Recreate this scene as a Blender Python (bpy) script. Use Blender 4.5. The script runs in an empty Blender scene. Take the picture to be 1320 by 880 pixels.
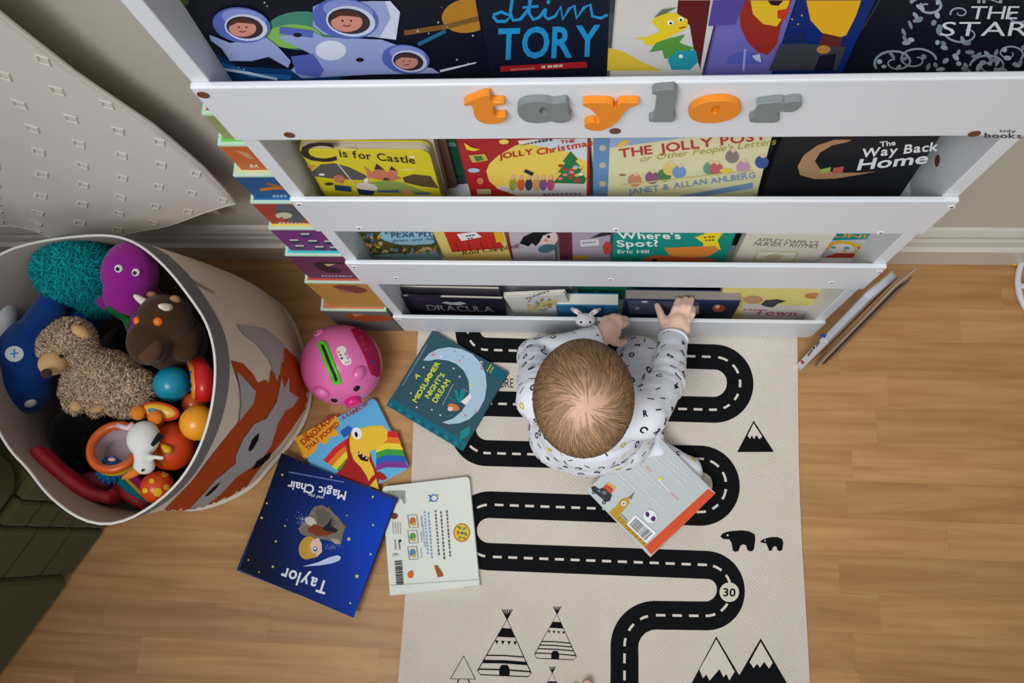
import bpy, bmesh, math, random
from mathutils import Vector, Matrix, Euler, noise
from mathutils.bvhtree import BVHTree
random.seed(7)
SC = bpy.context.scene
COL = SC.collection
PI = math.pi

# ------------------------------------------------------------------ camera, light, exposure
CAM_LOC = Vector((-.0204, -.382, 1.594))
CAM_ROT = Euler((.229, .088, .037), 'XYZ')
FPX = 1096.5
cd = bpy.data.cameras.new('camera')
cam = bpy.data.objects.new('camera', cd)
COL.objects.link(cam)
cam.location = CAM_LOC
cam.rotation_euler = CAM_ROT
cd.sensor_fit = 'HORIZONTAL'
cd.sensor_width = 36
cd.lens = FPX / 1320 * 36
cd.clip_start = .02
SC.camera = cam

SC.view_settings.view_transform = 'Standard'
SC.view_settings.look = 'None'
SC.view_settings.gamma = 1
SC.view_settings.use_curve_mapping = False
SC.view_settings.exposure = 0.0

wd = bpy.data.worlds.new('room_daylight')
SC.world = wd
wd.use_nodes = True
wd.node_tree.nodes['Background'].inputs[0].default_value = (.93, .96, 1.0, 1)
wd.node_tree.nodes['Background'].inputs[1].default_value = .44

def area(name, loc, target, sx, sy, power, col, spread=180):
    ld = bpy.data.lights.new(name, 'AREA')
    ld.shape = 'RECTANGLE'; ld.size = sx; ld.size_y = sy
    ld.energy = power; ld.color = col; ld.spread = math.radians(spread)
    o = bpy.data.objects.new(name, ld)
    COL.objects.link(o)
    o.location = loc
    o.rotation_euler = (Vector(target) - Vector(loc)).to_track_quat('-Z', 'Y').to_euler()
    return o
area('window_daylight', (-.62, -1.25, 2.75), (-.02, -.10, .45), 1.2, 1.0, 5.5, (.95, .98, 1.0), 50)
area('warm_right_light', (2.3, -1.3, 2.0), (.3, -.2, .3), 1.2, 1.3, 1.2, (1.0, .94, .86))  # second, weaker area light, warm, from the right

# ------------------------------------------------------------------ pixel measurements to points on real planes
RM = CAM_ROT.to_matrix()
def ray(x, y):
    return RM @ Vector(((x - 660) / FPX, -(y - 440) / FPX, -1.0))
def at(x, y, z=0.0):
    d = ray(x, y)
    return CAM_LOC + d * ((z - CAM_LOC.z) / d.z)
def aty(x, y, Y):
    d = ray(x, y)
    return CAM_LOC + d * ((Y - CAM_LOC.y) / d.y)
def on_plane(x, y, O, N):
    d = ray(x, y)
    return CAM_LOC + d * ((O - CAM_LOC).dot(N) / d.dot(N))

# ------------------------------------------------------------------ materials
def lin(c):
    c = c / 255.0
    return c / 12.92 if c <= .04045 else ((c + .055) / 1.055) ** 2.4
def L(rgb):
    return (lin(rgb[0]), lin(rgb[1]), lin(rgb[2]), 1)
_m = {}
def mat(name, rgb, rough=.5, var=.06, nscale=30, bump=0, bscale=200, spec=.4, sheen=0, stretch=None, coat=0, alpha=1, trans=0):
    if name in _m: return _m[name]
    m = bpy.data.materials.new(name); _m[name] = m
    m.use_nodes = True
    nt = m.node_tree; N = nt.nodes; K = nt.links
    b = N['Principled BSDF']
    b.inputs['Roughness'].default_value = rough
    b.inputs['Specular IOR Level'].default_value = spec
    b.inputs['Sheen Weight'].default_value = sheen
    b.inputs['Coat Weight'].default_value = coat
    b.inputs['Alpha'].default_value = alpha
    b.inputs['Transmission Weight'].default_value = trans
    tc = N.new('ShaderNodeTexCoord'); mp = N.new('ShaderNodeMapping')
    K.new(tc.outputs['Object'], mp.inputs['Vector'])
    if stretch: mp.inputs['Scale'].default_value = stretch
    nz = N.new('ShaderNodeTexNoise'); nz.inputs['Scale'].default_value = nscale; nz.inputs['Detail'].default_value = 4
    K.new(mp.outputs['Vector'], nz.inputs['Vector'])
    mx = N.new('ShaderNodeMix'); mx.data_type = 'RGBA'
    c = L(rgb)
    mx.inputs['A'].default_value = tuple(max(0, v * (1 - var)) for v in c[:3]) + (1,)
    mx.inputs['B'].default_value = tuple(min(1, v * (1 + var)) for v in c[:3]) + (1,)
    K.new(nz.outputs['Fac'], mx.inputs['Factor'])
    K.new(mx.outputs['Result'], b.inputs['Base Color'])
    if bump:
        n2 = N.new('ShaderNodeTexNoise'); n2.inputs['Scale'].default_value = bscale; n2.inputs['Detail'].default_value = 3
        K.new(mp.outputs['Vector'], n2.inputs['Vector'])
        bp = N.new('ShaderNodeBump'); bp.inputs['Strength'].default_value = bump; bp.inputs['Distance'].default_value = .002
        K.new(n2.outputs['Fac'], bp.inputs['Height']); K.new(bp.outputs['Normal'], b.inputs['Normal'])
    return m

def vcol_mat(name, rough=.4, spec=.4, bump=0, bscale=400, coat=0):
    m = bpy.data.materials.new(name); m.use_nodes = True
    nt = m.node_tree; N = nt.nodes; K = nt.links; b = N['Principled BSDF']
    b.inputs['Roughness'].default_value = rough; b.inputs['Specular IOR Level'].default_value = spec
    b.inputs['Coat Weight'].default_value = coat
    a = N.new('ShaderNodeAttribute'); a.attribute_name = 'Col'
    nz = N.new('ShaderNodeTexNoise'); nz.inputs['Scale'].default_value = 60
    hs = N.new('ShaderNodeHueSaturation')
    mr = N.new('ShaderNodeMapRange'); mr.inputs['To Min'].default_value = .95; mr.inputs['To Max'].default_value = 1.05
    K.new(nz.outputs['Fac'], mr.inputs['Value']); K.new(mr.outputs['Result'], hs.inputs['Value'])
    K.new(a.outputs['Color'], hs.inputs['Color']); K.new(hs.outputs['Color'], b.inputs['Base Color'])
    if bump:
        n2 = N.new('ShaderNodeTexNoise'); n2.inputs['Scale'].default_value = bscale
        bp = N.new('ShaderNodeBump'); bp.inputs['Strength'].default_value = bump; bp.inputs['Distance'].default_value = .001
        K.new(n2.outputs['Fac'], bp.inputs['Height']); K.new(bp.outputs['Normal'], b.inputs['Normal'])
    return m
M_PRINT = vcol_mat('printed_ink', .5, .1)
M_CLOTHPRINT = vcol_mat('cloth_ink', .85, .1, .3)
M_FUR = vcol_mat('plush_fibre', .8, .15)
M_HAIR = vcol_mat('fine_hair', .5, .3)
M_FELT = vcol_mat('felt', .95, .05, .5, 600)

WHITE = mat('white_paint', (226, 229, 233), .38, .02, 8, .05, 300)
PAGE = mat('page_paper', (226, 218, 200), .85, .08, 6, .4, 500, stretch=(1, 1, 60))
CREAMPAGE = mat('cream_page_edges', (205, 190, 165), .85, .10, 8, .4, 500)

# ------------------------------------------------------------------ mesh helpers
WLOC = {}
def props(o, label=None, cat=None, group=None, kind=None):
    if label: o['label'] = label
    if cat: o['category'] = cat
    if group: o['group'] = group
    if kind: o['kind'] = kind
    return o
def empty(name, loc, label, cat, group=None):
    o = bpy.data.objects.new(name, None); COL.objects.link(o)
    o.location = loc; o.empty_display_size = .02
    WLOC[o] = Vector(loc)
    return props(o, label, cat, group)

class MB:
    def __init__(s): s.v = []; s.f = []; s.c = []; s.hascol = False
    def add(s, vs, fs, col=None, cols=None):
        b = len(s.v)
        s.v += [Vector(p) for p in vs]
        s.f += [tuple(i + b for i in f) for f in fs]
        if cols: s.c += [L(c) for c in cols]; s.hascol = True
        elif col is not None: s.c += [L(col)] * len(vs); s.hascol = True
        else: s.c += [(1, 1, 1, 1)] * len(vs)
        return s
    def obox(s, O, U, V, N, u0, u1, v0, v1, n0, n1, col=None):
        P = [O + U * u + V * v + N * n for n in (n0, n1) for v in (v0, v1) for u in (u0, u1)]
        return s.add(P, [(0, 2, 3, 1), (4, 5, 7, 6), (0, 1, 5, 4), (2, 6, 7, 3), (0, 4, 6, 2), (1, 3, 7, 5)], col)
    def box(s, x0, x1, y0, y1, z0, z1, col=None):
        return s.obox(Vector((0, 0, 0)), Vector((1, 0, 0)), Vector((0, 1, 0)), Vector((0, 0, 1)), x0, x1, y0, y1, z0, z1, col)
    def rrect(s, O, U, V, N, u0, u1, v0, v1, n0, n1, rad=(0, 0, 0, 0), col=None, seg=5):
        # corners: (u0,v0),(u1,v0),(u1,v1),(u0,v1)
        cs = [(u0, v0, 1, 1, PI), (u1, v0, -1, 1, 1.5 * PI), (u1, v1, -1, -1, 0), (u0, v1, 1, -1, .5 * PI)]
        pts = []
        for (cu, cv, du, dv, a0), r in zip(cs, rad):
            if r <= 0: pts.append((cu, cv))
            else:
                for k in range(seg + 1):
                    a = a0 + k / seg * PI / 2
                    pts.append((cu + du * r + math.cos(a) * r, cv + dv * r + math.sin(a) * r))
        n = len(pts)
        P = [O + U * u + V * v + N * n0 for u, v in pts] + [O + U * u + V * v + N * n1 for u, v in pts]
        F = [tuple(range(n))[::-1], tuple(range(n, 2 * n))] + [(i, (i + 1) % n, n + (i + 1) % n, n + i) for i in range(n)]
        return s.add(P, F, col)
    def ell(s, c, r, rot=None, col=None, nu=20, nv=12, fn=None):
        c = Vector(c); r = Vector(r) if hasattr(r, '__len__') else Vector((r, r, r))
        R = rot.to_matrix() if rot else Matrix.Identity(3)
        P = []
        for j in range(1, nv):
            t = PI * j / nv
            for i in range(nu):
                a = 2 * PI * i / nu
                P.append((math.sin(t) * math.cos(a), math.sin(t) * math.sin(a), math.cos(t)))
        P += [(0, 0, 1), (0, 0, -1)]
        Q = []
        for p in P:
            p = Vector(p)
            if fn: p = fn(p)
            Q.append(c + R @ Vector((p.x * r.x, p.y * r.y, p.z * r.z)))
        F = []
        for j in range(nv - 2):
            for i in range(nu):
                F.append((j * nu + i, (j + 1) * nu + i, (j + 1) * nu + (i + 1) % nu, j * nu + (i + 1) % nu))
        T = (nv - 1) * nu
        for i in range(nu):
            F.append((T, i, (i + 1) % nu)); F.append((T + 1, (nv - 2) * nu + (i + 1) % nu, (nv - 2) * nu + i))
        return s.add(Q, F, col)
    def tube(s, pts, rad, n=10, col=None, closed=False, caps=True):
        pts = [Vector(p) for p in pts]; m = len(pts)
        if not hasattr(rad, '__len__'): rad = [rad] * m
        P = []; up = None
        for i in range(m):
            if closed: t = pts[(i + 1) % m] - pts[i - 1]
            else: t = pts[min(i + 1, m - 1)] - pts[max(i - 1, 0)]
            t.normalize()
            if up is None:
                up = Vector((0, 0, 1)) if abs(t.z) < .9 else Vector((1, 0, 0))
            a = t.cross(up)
            if a.length < 1e-6: a = t.orthogonal()
            a.normalize(); b = a.cross(t); b.normalize(); up = b
            for k in range(n):
                q = 2 * PI * k / n
                P.append(pts[i] + (a * math.cos(q) + b * math.sin(q)) * rad[i])
        F = []
        for i in range(m if closed else m - 1):
            j = (i + 1) % m
            for k in range(n):
                F.append((i * n + k, i * n + (k + 1) % n, j * n + (k + 1) % n, j * n + k))
        if caps and not closed:
            F.append(tuple(range(n))[::-1]); F.append(tuple(range((m - 1) * n, m * n)))
        return s.add(P, F, col)
    def capsule(s, pts, rad, n=14, col=None):
        pts = [Vector(p) for p in pts]
        if not hasattr(rad, '__len__'): rad = [rad] * len(pts)
        for i in range(len(pts)): s.ell(pts[i], rad[i], col=col, nu=n, nv=8)
        s.tube(pts, rad, n, col)
        return s
    def torus(s, c, R, r, ax=(0, 0, 1), n=40, k=10, col=None):
        q = Vector((0, 0, 1)).rotation_difference(Vector(ax).normalized())
        return s.tube([Vector(c) + q @ Vector((R * math.cos(2 * PI * i / n), R * math.sin(2 * PI * i / n), 0)) for i in range(n)], r, k, col, closed=True)
    def cyl(s, c, ax, r, h, n=20, col=None):
        c = Vector(c); ax = Vector(ax).normalized()
        return s.tube([c, c + ax * h], r, n, col)
    def mesh(s, name, off=Vector((0, 0, 0))):
        me = bpy.data.meshes.new(name)
        me.from_pydata([tuple(p - off) for p in s.v], [], s.f)
        if s.hascol:
            a = me.color_attributes.new('Col', 'FLOAT_COLOR', 'POINT')
            flat = [x for c in s.c for x in c]
            a.data.foreach_set('color', flat)
        me.update()
        return me
    def build(s, name, m, parent=None, smooth=False, bevel=0, label=None, fix=True):
        off = WLOC.get(parent, Vector((0, 0, 0))) if parent else Vector((0, 0, 0))
        return link(name, s.mesh(name, off), m, parent, smooth, bevel, label, fix)
def link(name, me, m, parent=None, smooth=False, bevel=0, label=None, fix=True):
    if fix:
        bm = bmesh.new(); bm.from_mesh(me)
        bmesh.ops.recalc_face_normals(bm, faces=bm.faces)
        bm.to_mesh(me); bm.free()
    if smooth: me.polygons.foreach_set('use_smooth', [True] * len(me.polygons))
    if m: me.materials.append(m)
    o = bpy.data.objects.new(name, me); COL.objects.link(o)
    if parent:
        o.parent = parent
        WLOC[o] = WLOC.get(parent, Vector((0, 0, 0)))
    if bevel:
        b = o.modifiers.new('bevel', 'BEVEL'); b.width = bevel; b.segments = 2; b.limit_method = 'ANGLE'
    if label: o['label'] = label
    return o
def evaluated(me, mods):
    o = bpy.data.objects.new('tmp', me); COL.objects.link(o)
    for t, kw in mods:
        md = o.modifiers.new(t, t)
        for k, v in kw.items(): setattr(md, k, v)
    dg = bpy.context.evaluated_depsgraph_get()
    r = bpy.data.meshes.new_from_object(o.evaluated_get(dg))
    bpy.data.objects.remove(o)
    return r
def blob(mb, voxel, it=6, fac=.5):
    # one continuous skin over the joined shapes
    return evaluated(mb.mesh('blob'), [('REMESH', dict(mode='VOXEL', voxel_size=voxel, use_smooth_shade=True)), ('SMOOTH', dict(factor=fac, iterations=it))])
def shift(me, off):
    me.transform(Matrix.Translation(-off)); return me
def linkw(name, me, m, parent, smooth=True, label=None):
    # mesh in world coordinates under a thing
    return link(name, shift(me, WLOC[parent]), m, parent, smooth, 0, label, False)
def bvh_of(me):
    return BVHTree.FromPolygons([v.co.copy() for v in me.vertices], [tuple(p.vertices) for p in me.polygons])

# ------------------------------------------------------------------ glyphs (built-in font), turned into flat shapes once
GL = {}
def make_glyphs():
    chars = "ABCDEFGHIJKLMNOPQRSTUVWXYZabcdefghijklmnopqrstuvwxyz0123456789!?'&/."
    tmp = []
    for st, off in (('r', 0.0), ('b', .022), ('k', .045)):
        for ch in chars:
            cu = bpy.data.curves.new('g', 'FONT'); cu.body = ch; cu.size = 1; cu.fill_mode = 'BOTH'; cu.offset = off; cu.resolution_u = 3
            o = bpy.data.objects.new('g', cu); COL.objects.link(o); tmp.append((st, ch, o, cu))
    dg = bpy.context.evaluated_depsgraph_get()
    for st, ch, o, cu in tmp:
        me = bpy.data.meshes.new_from_object(o.evaluated_get(dg))
        P = [(v.co.x, v.co.y) for v in me.vertices]
        GL[st, ch] = (P, [tuple(p.vertices) for p in me.polygons], max(p[0] for p in P), min(p[0] for p in P))
        bpy.data.meshes.remove(me)
        bpy.data.objects.remove(o); bpy.data.curves.remove(cu)
make_glyphs()
CAPH = max(p[1] for p in GL['r', 'H'][0])
def layout(txt, style='r', jitter=0, gap=.07, rnd=None):
    P = []; F = []; x = 0
    for ch in txt:
        if ch == ' ': x += .32; continue
        ps, fs, xm, xn = GL[style, ch]
        b = len(P); dy = (rnd.uniform(-1, 1) * jitter if rnd else 0)
        P += [(x - xn + p[0], (p[1] + dy) / CAPH) for p in ps]
        F += [tuple(i + b for i in f) for f in fs]
        x += xm - xn + gap
    return P, F, max(x - gap, .01)

# ------------------------------------------------------------------ flat print, measured on the photograph, laid on a real surface
class Art:
    def __init__(s, pmap, z=(0, 0, 1)):
        s.mb = MB(); s.pm = pmap; s.z = z; s.lay = 1
        s.rnd = random.Random(3)
    def px(s, p): return (s.z[0] + p[0] / s.z[2], s.z[1] + p[1] / s.z[2])
    def P(s, p):
        q = s.px(p); return s.pm(q[0], q[1], s.lay)
    def poly(s, pts, col):
        s.lay += .04
        s.mb.add([s.P(p) for p in pts], [tuple(range(len(pts)))], col); return s
    def grad(s, pts, cols):
        s.mb.add([s.P(p) for p in pts], [tuple(range(len(pts)))], cols=cols); return s
    def up(s): s.lay += 1; return s
    def ell(s, cx, cy, rx, ry, col, rot=0, n=22, a0=0, a1=360):
        c, sn = math.cos(math.radians(rot)), math.sin(math.radians(rot)); pts = []
        full = a1 - a0 >= 360
        for k in range(n if full else n + 1):
            a = math.radians(a0 + (a1 - a0) * k / n)
            x, y = rx * math.cos(a), ry * math.sin(a)
            pts.append((cx + x * c - y * sn, cy + x * sn + y * c))
        return s.poly(pts, col)
    def line(s, pts, w, col, closed=False, w1=None):
        m = len(pts); Lp = []; Rp = []
        for i in range(m):
            if closed: a, b = pts[i - 1], pts[(i + 1) % m]
            else: a, b = pts[max(i - 1, 0)], pts[min(i + 1, m - 1)]
            dx, dy = b[0] - a[0], b[1] - a[1]; l = math.hypot(dx, dy) or 1
            ww = w if w1 is None else w + (w1 - w) * i / (m - 1)
            nx, ny = -dy / l * ww / 2, dx / l * ww / 2
            Lp.append((pts[i][0] + nx, pts[i][1] + ny)); Rp.append((pts[i][0] - nx, pts[i][1] - ny))
        s.lay += .04
        V = [s.P(p) for p in Lp + Rp]
        F = [(i, (i + 1) % m, m + (i + 1) % m, m + i) for i in range(m if closed else m - 1)]
        s.mb.add(V, F, col); return s
    def star(s, cx, cy, r, col, n=5, k=.45, rot=-90):
        return s.poly([(cx + (r if i % 2 == 0 else r * k) * math.cos(math.radians(rot + i * 180 / n)), cy + (r if i % 2 == 0 else r * k) * math.sin(math.radians(rot + i * 180 / n))) for i in range(2 * n)], col)
    def text(s, t, p0, p1, h, col, style='r', up=None, jitter=0, gap=.07, shear=0):
        P, F, W = layout(t, style, jitter, gap, s.rnd)
        dx, dy = p1[0] - p0[0], p1[1] - p0[1]; l = math.hypot(dx, dy)
        if up is None: up = (dy / l * h, -dx / l * h)
        V = []; s.lay += .04
        for x, y in P:
            u = (x + shear * y) / W
            V.append(s.P((p0[0] + dx * u + up[0] * y, p0[1] + dy * u + up[1] * y)))
        s.mb.add(V, F, col); return s
    def scribble(s, p0, p1, w, col, n=8, gapf=.35):
        # illegible small print: a row of short strokes
        for i in range(n):
            a, b = i / n, (i + 1 - gapf * s.rnd.uniform(.5, 1.3)) / n
            s.line([(p0[0] + (p1[0] - p0[0]) * t, p0[1] + (p1[1] - p0[1]) * t) for t in (a, b)], w, col)
        return s
    def build(s, parent, name='cover_print', m=None, label=None):
        o = s.mb.build(name, m or M_PRINT, parent, fix=False)
        if label: o['label'] = label
        return o
def planemap(O, N, step=.00022):
    N = N.normalized()
    def f(x, y, lay): return on_plane(x, y, O, N) + N * (step * lay)
    return f
def flatmap(x, y, lay): return Vector((x, y, lay))
def wrap(art, bvh, parent, name, m, off=.0012, size=6.0, label=None):
    # cut flat shapes up finely and lay them on a curved surface, where their outlines were measured
    me = art.mb.mesh(name)
    bm = bmesh.new(); bm.from_mesh(me)
    bmesh.ops.triangulate(bm, faces=bm.faces[:])
    for _ in range(6):
        es = [e for e in bm.edges if e.calc_length() > size]
        if not es: break
        bmesh.ops.subdivide_edges(bm, edges=es, cuts=1)
        bmesh.ops.triangulate(bm, faces=bm.faces[:])
    dead = []
    for v in bm.verts:
        h, n, i, d = bvh.ray_cast(CAM_LOC, ray(v.co.x, v.co.y).normalized())
        if h is None: dead.append(v); continue
        if n.dot(CAM_LOC - h) < 0: n = -n
        v.co = h + n * off * v.co.z - WLOC[parent]
    if dead: bmesh.ops.delete(bm, geom=dead, context='VERTS')
    bm.to_mesh(me); bm.free()
    return link(name, me, m, parent, True, 0, label, False)
# ------------------------------------------------------------------ dimensions of the place
FRONT = 0.0            # front face of the bookcase
WALL = .165
BW = .385              # half width of the bookcase
TOPS = [.929, .666, .428, .114]
BH = .104
BT = .007

# ================================================================== THE SETTING
# ---- floor: laminate strips
def wood_mat():
    m = bpy.data.materials.new('beech_laminate'); m.use_nodes = True
    nt = m.node_tree; N = nt.nodes; K = nt.links; b = N['Principled BSDF']
    b.inputs['Roughness'].default_value = .42; b.inputs['Specular IOR Level'].default_value = .35
    tc = N.new('ShaderNodeTexCoord'); oi = N.new('ShaderNodeObjectInfo')
    mu = N.new('ShaderNodeVectorMath'); mu.operation = 'MULTIPLY_ADD'
    K.new(oi.outputs['Random'], mu.inputs[0]); mu.inputs[1].default_value = (37, 91, 13)
    mp = N.new('ShaderNodeMapping'); mp.inputs['Scale'].default_value = (1.3, 17, 17)
    K.new(tc.outputs['Object'], mp.inputs['Vector']); K.new(mp.outputs['Vector'], mu.inputs[2])
    n1 = N.new('ShaderNodeTexNoise'); n1.inputs['Scale'].default_value = 3; n1.inputs['Detail'].default_value = 6; n1.inputs['Distortion'].default_value = .6
    K.new(mu.outputs['Vector'], n1.inputs['Vector'])
    cr = N.new('ShaderNodeValToRGB')
    cr.color_ramp.elements[0].position = .3; cr.color_ramp.elements[0].color = L((170, 122, 72))
    cr.color_ramp.elements[1].position = .75; cr.color_ramp.elements[1].color = L((200, 154, 100))
    K.new(n1.outputs['Fac'], cr.inputs['Fac'])
    # small dark flecks
    mp2 = N.new('ShaderNodeMapping'); mp2.inputs['Scale'].default_value = (.35, 1.4, 1)
    K.new(mu.outputs['Vector'], mp2.inputs['Vector'])
    n2 = N.new('ShaderNodeTexNoise'); n2.inputs['Scale'].default_value = 22; n2.inputs['Detail'].default_value = 1
    K.new(mp2.outputs['Vector'], n2.inputs['Vector'])
    r2 = N.new('ShaderNodeMapRange'); r2.inputs['From Min'].default_value = .70; r2.inputs['From Max'].default_value = .78; r2.inputs['To Max'].default_value = .35
    K.new(n2.outputs['Fac'], r2.inputs['Value'])
    mx = N.new('ShaderNodeMix'); mx.data_type = 'RGBA'; mx.inputs['B'].default_value = L((140, 95, 52))
    K.new(r2.outputs['Result'], mx.inputs['Factor']); K.new(cr.outputs['Color'], mx.inputs['A'])
    hs = N.new('ShaderNodeHueSaturation')
    mr = N.new('ShaderNodeMapRange'); mr.inputs['To Min'].default_value = .86; mr.inputs['To Max'].default_value = 1.08
    K.new(oi.outputs['Random'], mr.inputs['Value']); K.new(mr.outputs['Result'], hs.inputs['Value'])
    K.new(mx.outputs['Result'], hs.inputs['Color']); K.new(hs.outputs['Color'], b.inputs['Base Color'])
    return m
WOOD = wood_mat()
fl = MB().box(-2.6, 2.0, -2.4, WALL + .02, -.06, -.004).build('floor', WOOD)
props(fl, kind='structure'); WLOC[fl] = Vector((0, 0, 0))
plank_me = {}
def plank_mesh(ln):
    if ln not in plank_me:
        mb = MB(); w = .0648; g = .00007
        mb.obox(Vector((0, 0, 0)), Vector((1, 0, 0)), Vector((0, 1, 0)), Vector((0, 0, 1)), g, ln - g, g, w - g, -.004, 0)
        me = mb.mesh('plank'); me.materials.append(WOOD); plank_me[ln] = me
    return plank_me[ln]
prnd = random.Random(21)
yrow = WALL - .0648 * .6
row = 0
while yrow > -.98:
    x = -1.55 + prnd.uniform(-.4, 0)
    while x < 1.05:
        ln = prnd.choice((.32, .38, .45, .52))
        if x + ln > -1.5:
            o = bpy.data.objects.new('plank', plank_mesh(ln)); COL.objects.link(o)
            o.location = (x, yrow, 0); o.parent = fl
        x += ln
    yrow -= .0648; row += 1

# ---- wall with embossed paper, and skirting
wm = mat('embossed_wallpaper', (198, 190, 176), .85, .04, 5, .55, 38)
w = MB().box(-2.6, 2.0, WALL, WALL + .1, -.06, 2.5).build('wall_back', wm); props(w, kind='structure')
sk = mat('skirting_gloss', (205, 199, 188), .35, .03, 6)
prof = [(WALL, 0), (WALL - .017, 0), (WALL - .017, .082), (WALL - .026, .085), (WALL - .026, .096), (WALL - .018, .100), (WALL - .016, .118), (WALL - .012, .124), (WALL - .012, .136), (WALL - .006, .148), (WALL, .150)]
mb = MB(); n = len(prof)
mb.add([(-2.6, y, z) for y, z in prof] + [(2.0, y, z) for y, z in prof], [(i, (i + 1) % n, n + (i + 1) % n, n + i) for i in range(n)] + [tuple(range(n)), tuple(range(n, 2 * n))[::-1]])
b = mb.build('baseboard_back', sk); props(b, kind='structure')

# ---- rug: woven cotton with a printed road
RT = .005
rl, rr = -.356, .359
def rugedge(y, side):
    return (rl if side < 0 else rr) + .003 * math.sin(y * 9 + side) + side * .004 * y
def rug():
    root = empty('road_rug', (0, -.4, 0), 'cream woven play rug printed with a winding black road', 'rug')
    mb = MB(); nx, ny = 24, 40; y0, y1 = .018, -.98
    V = []; 
    for j in range(ny + 1):
        y = y0 + (y1 - y0) * j / ny
        a, c = rugedge(y, -1), rugedge(y, 1)
        for i in range(nx + 1):
            V.append((a + (c - a) * i / nx, y, RT))
    F = [(j * (nx + 1) + i, (j + 1) * (nx + 1) + i, (j + 1) * (nx + 1) + i + 1, j * (nx + 1) + i + 1) for j in range(ny) for i in range(nx)]
    nb = len(V)
    V += [(p[0], p[1], .0002) for p in V]
    F += [tuple(nb + k for k in f[::-1]) for f in F]
    rim = [i for i in range(nx + 1)] + [j * (nx + 1) + nx for j in range(1, ny + 1)] + [ny * (nx + 1) + i for i in range(nx - 1, -1, -1)] + [j * (nx + 1) for j in range(ny - 1, 0, -1)]
    for k in range(len(rim)):
        a, c = rim[k], rim[(k + 1) % len(rim)]
        F.append((a, c, c + nb, a + nb))
    mb.add(V, F)
    m = bpy.data.materials.new('woven_cotton'); m.use_nodes = True
    nt = m.node_tree; N = nt.nodes; K = nt.links; bs = N['Principled BSDF']; bs.inputs['Roughness'].default_value = .95; bs.inputs['Specular IOR Level'].default_value = .1
    tc = N.new('ShaderNodeTexCoord')
    wv = N.new('ShaderNodeTexWave'); wv.inputs['Scale'].default_value = 90; wv.inputs['Distortion'].default_value = 3; wv.bands_direction = 'DIAGONAL'
    wv2 = N.new('ShaderNodeTexWave'); wv2.inputs['Scale'].default_value = 120; wv2.inputs['Distortion'].default_value = 2; wv2.bands_direction = 'X'
    nz = N.new('ShaderNodeTexNoise'); nz.inputs['Scale'].default_value = 14
    for q in (wv, wv2, nz): K.new(tc.outputs['Object'], q.inputs['Vector'])
    ad = N.new('ShaderNodeMath'); K.new(wv.outputs['Fac'], ad.inputs[0]); K.new(wv2.outputs['Fac'], ad.inputs[1])
    bp = N.new('ShaderNodeBump'); bp.inputs['Strength'].default_value = .5; bp.inputs['Distance'].default_value = .0012
    K.new(ad.outputs[0], bp.inputs['Height']); K.new(bp.outputs['Normal'], bs.inputs['Normal'])
    mx = N.new('ShaderNodeMix'); mx.data_type = 'RGBA'; mx.inputs['A'].default_value = L((214, 202, 188)); mx.inputs['B'].default_value = L((228, 217, 205))
    K.new(nz.outputs['Fac'], mx.inputs['Factor']); K.new(mx.outputs['Result'], bs.inputs['Base Color'])
    mb.build('woven_mat', m, root)
    BLK = (17, 18, 20); CRM = (222, 211, 198)
    # centre line of the road
    cor = [(603, 405, 0), (603, 450, 24), (954, 461, 33.5), (954, 529, 33.5), (597, 519, 31), (597, 583, 31), (936, 592, 34), (936, 661, 34), (598, 649, 33), (598, 716, 33), (942, 729, 32), (942, 794, 32), (805, 792, 40), (805, 960, 0)]
    path = []
    for i, (x, y, r) in enumerate(cor):
        p = Vector((x, y))
        if r == 0: path.append(p); continue
        a = (Vector(cor[i - 1][:2]) - p).normalized(); c = (Vector(cor[i + 1][:2]) - p).normalized()
        ang = a.angle(c); d = r / math.tan(ang / 2)
        s, e = p + a * d, p + c * d
        cen = p + (a + c).normalized() * (r / math.sin(ang / 2))
        va, vc = s - cen, e - cen
        t0 = math.atan2(va.y, va.x); dt = math.atan2(vc.y, vc.x) - t0
        while dt > PI: dt -= 2 * PI
        while dt < -PI: dt += 2 * PI
        for k in range(13):
            t = t0 + dt * k / 12
            path.append(cen + Vector((math.cos(t), math.sin(t))) * r)
    W3 = [at(p.x, p.y, RT) for p in path]
    # resample
    S = [W3[0]]; 
    for i in range(1, len(W3)):
        seg = W3[i] - W3[i - 1]; k = max(1, int(seg.length / .004))
        for q in range(1, k + 1): S.append(W3[i - 1] + seg * q / k)
    S = [p for i, p in enumerate(S) if i == 0 or (p - S[i - 1]).length > 1e-5]
    S = [p for p in S if -.975 < p.y < .017]
    mbp = MB()
    def ribbon(pts, w, z, col):
        V = []; m_ = len(pts)
        for i in range(m_):
            t = (pts[min(i + 1, m_ - 1)] - pts[max(i - 1, 0)]).normalized(); nn = Vector((-t.y, t.x, 0))
            V += [pts[i] + nn * w / 2 + Vector((0, 0, z)), pts[i] - nn * w / 2 + Vector((0, 0, z))]
        mbp.add(V, [(2 * i, 2 * i + 1, 2 * i + 3, 2 * i + 2) for i in range(m_ - 1)], col)
    ribbon(S, .0485, .0003, BLK)
    mbp.build('road_print', M_CLOTHPRINT, root, fix=False)
    # dashes
    mbp = MB(); acc = 0; cur = []; on = True
    for i in range(1, len(S)):
        acc += (S[i] - S[i - 1]).length
        if on: cur.append(S[i])
        if acc > (.0128 if on else .0105):
            if on and len(cur) > 1: ribbon(cur, .0042, .0006, CRM)
            cur = [S[i]]; on = not on; acc = 0
    mbp.build('lane_dashes', M_CLOTHPRINT, root, fix=False)
    O = Vector((0, 0, RT)); Nz = Vector((0, 0, 1))
    A = Art(planemap(O, Nz, .0003)); A.lay = 3
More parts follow.
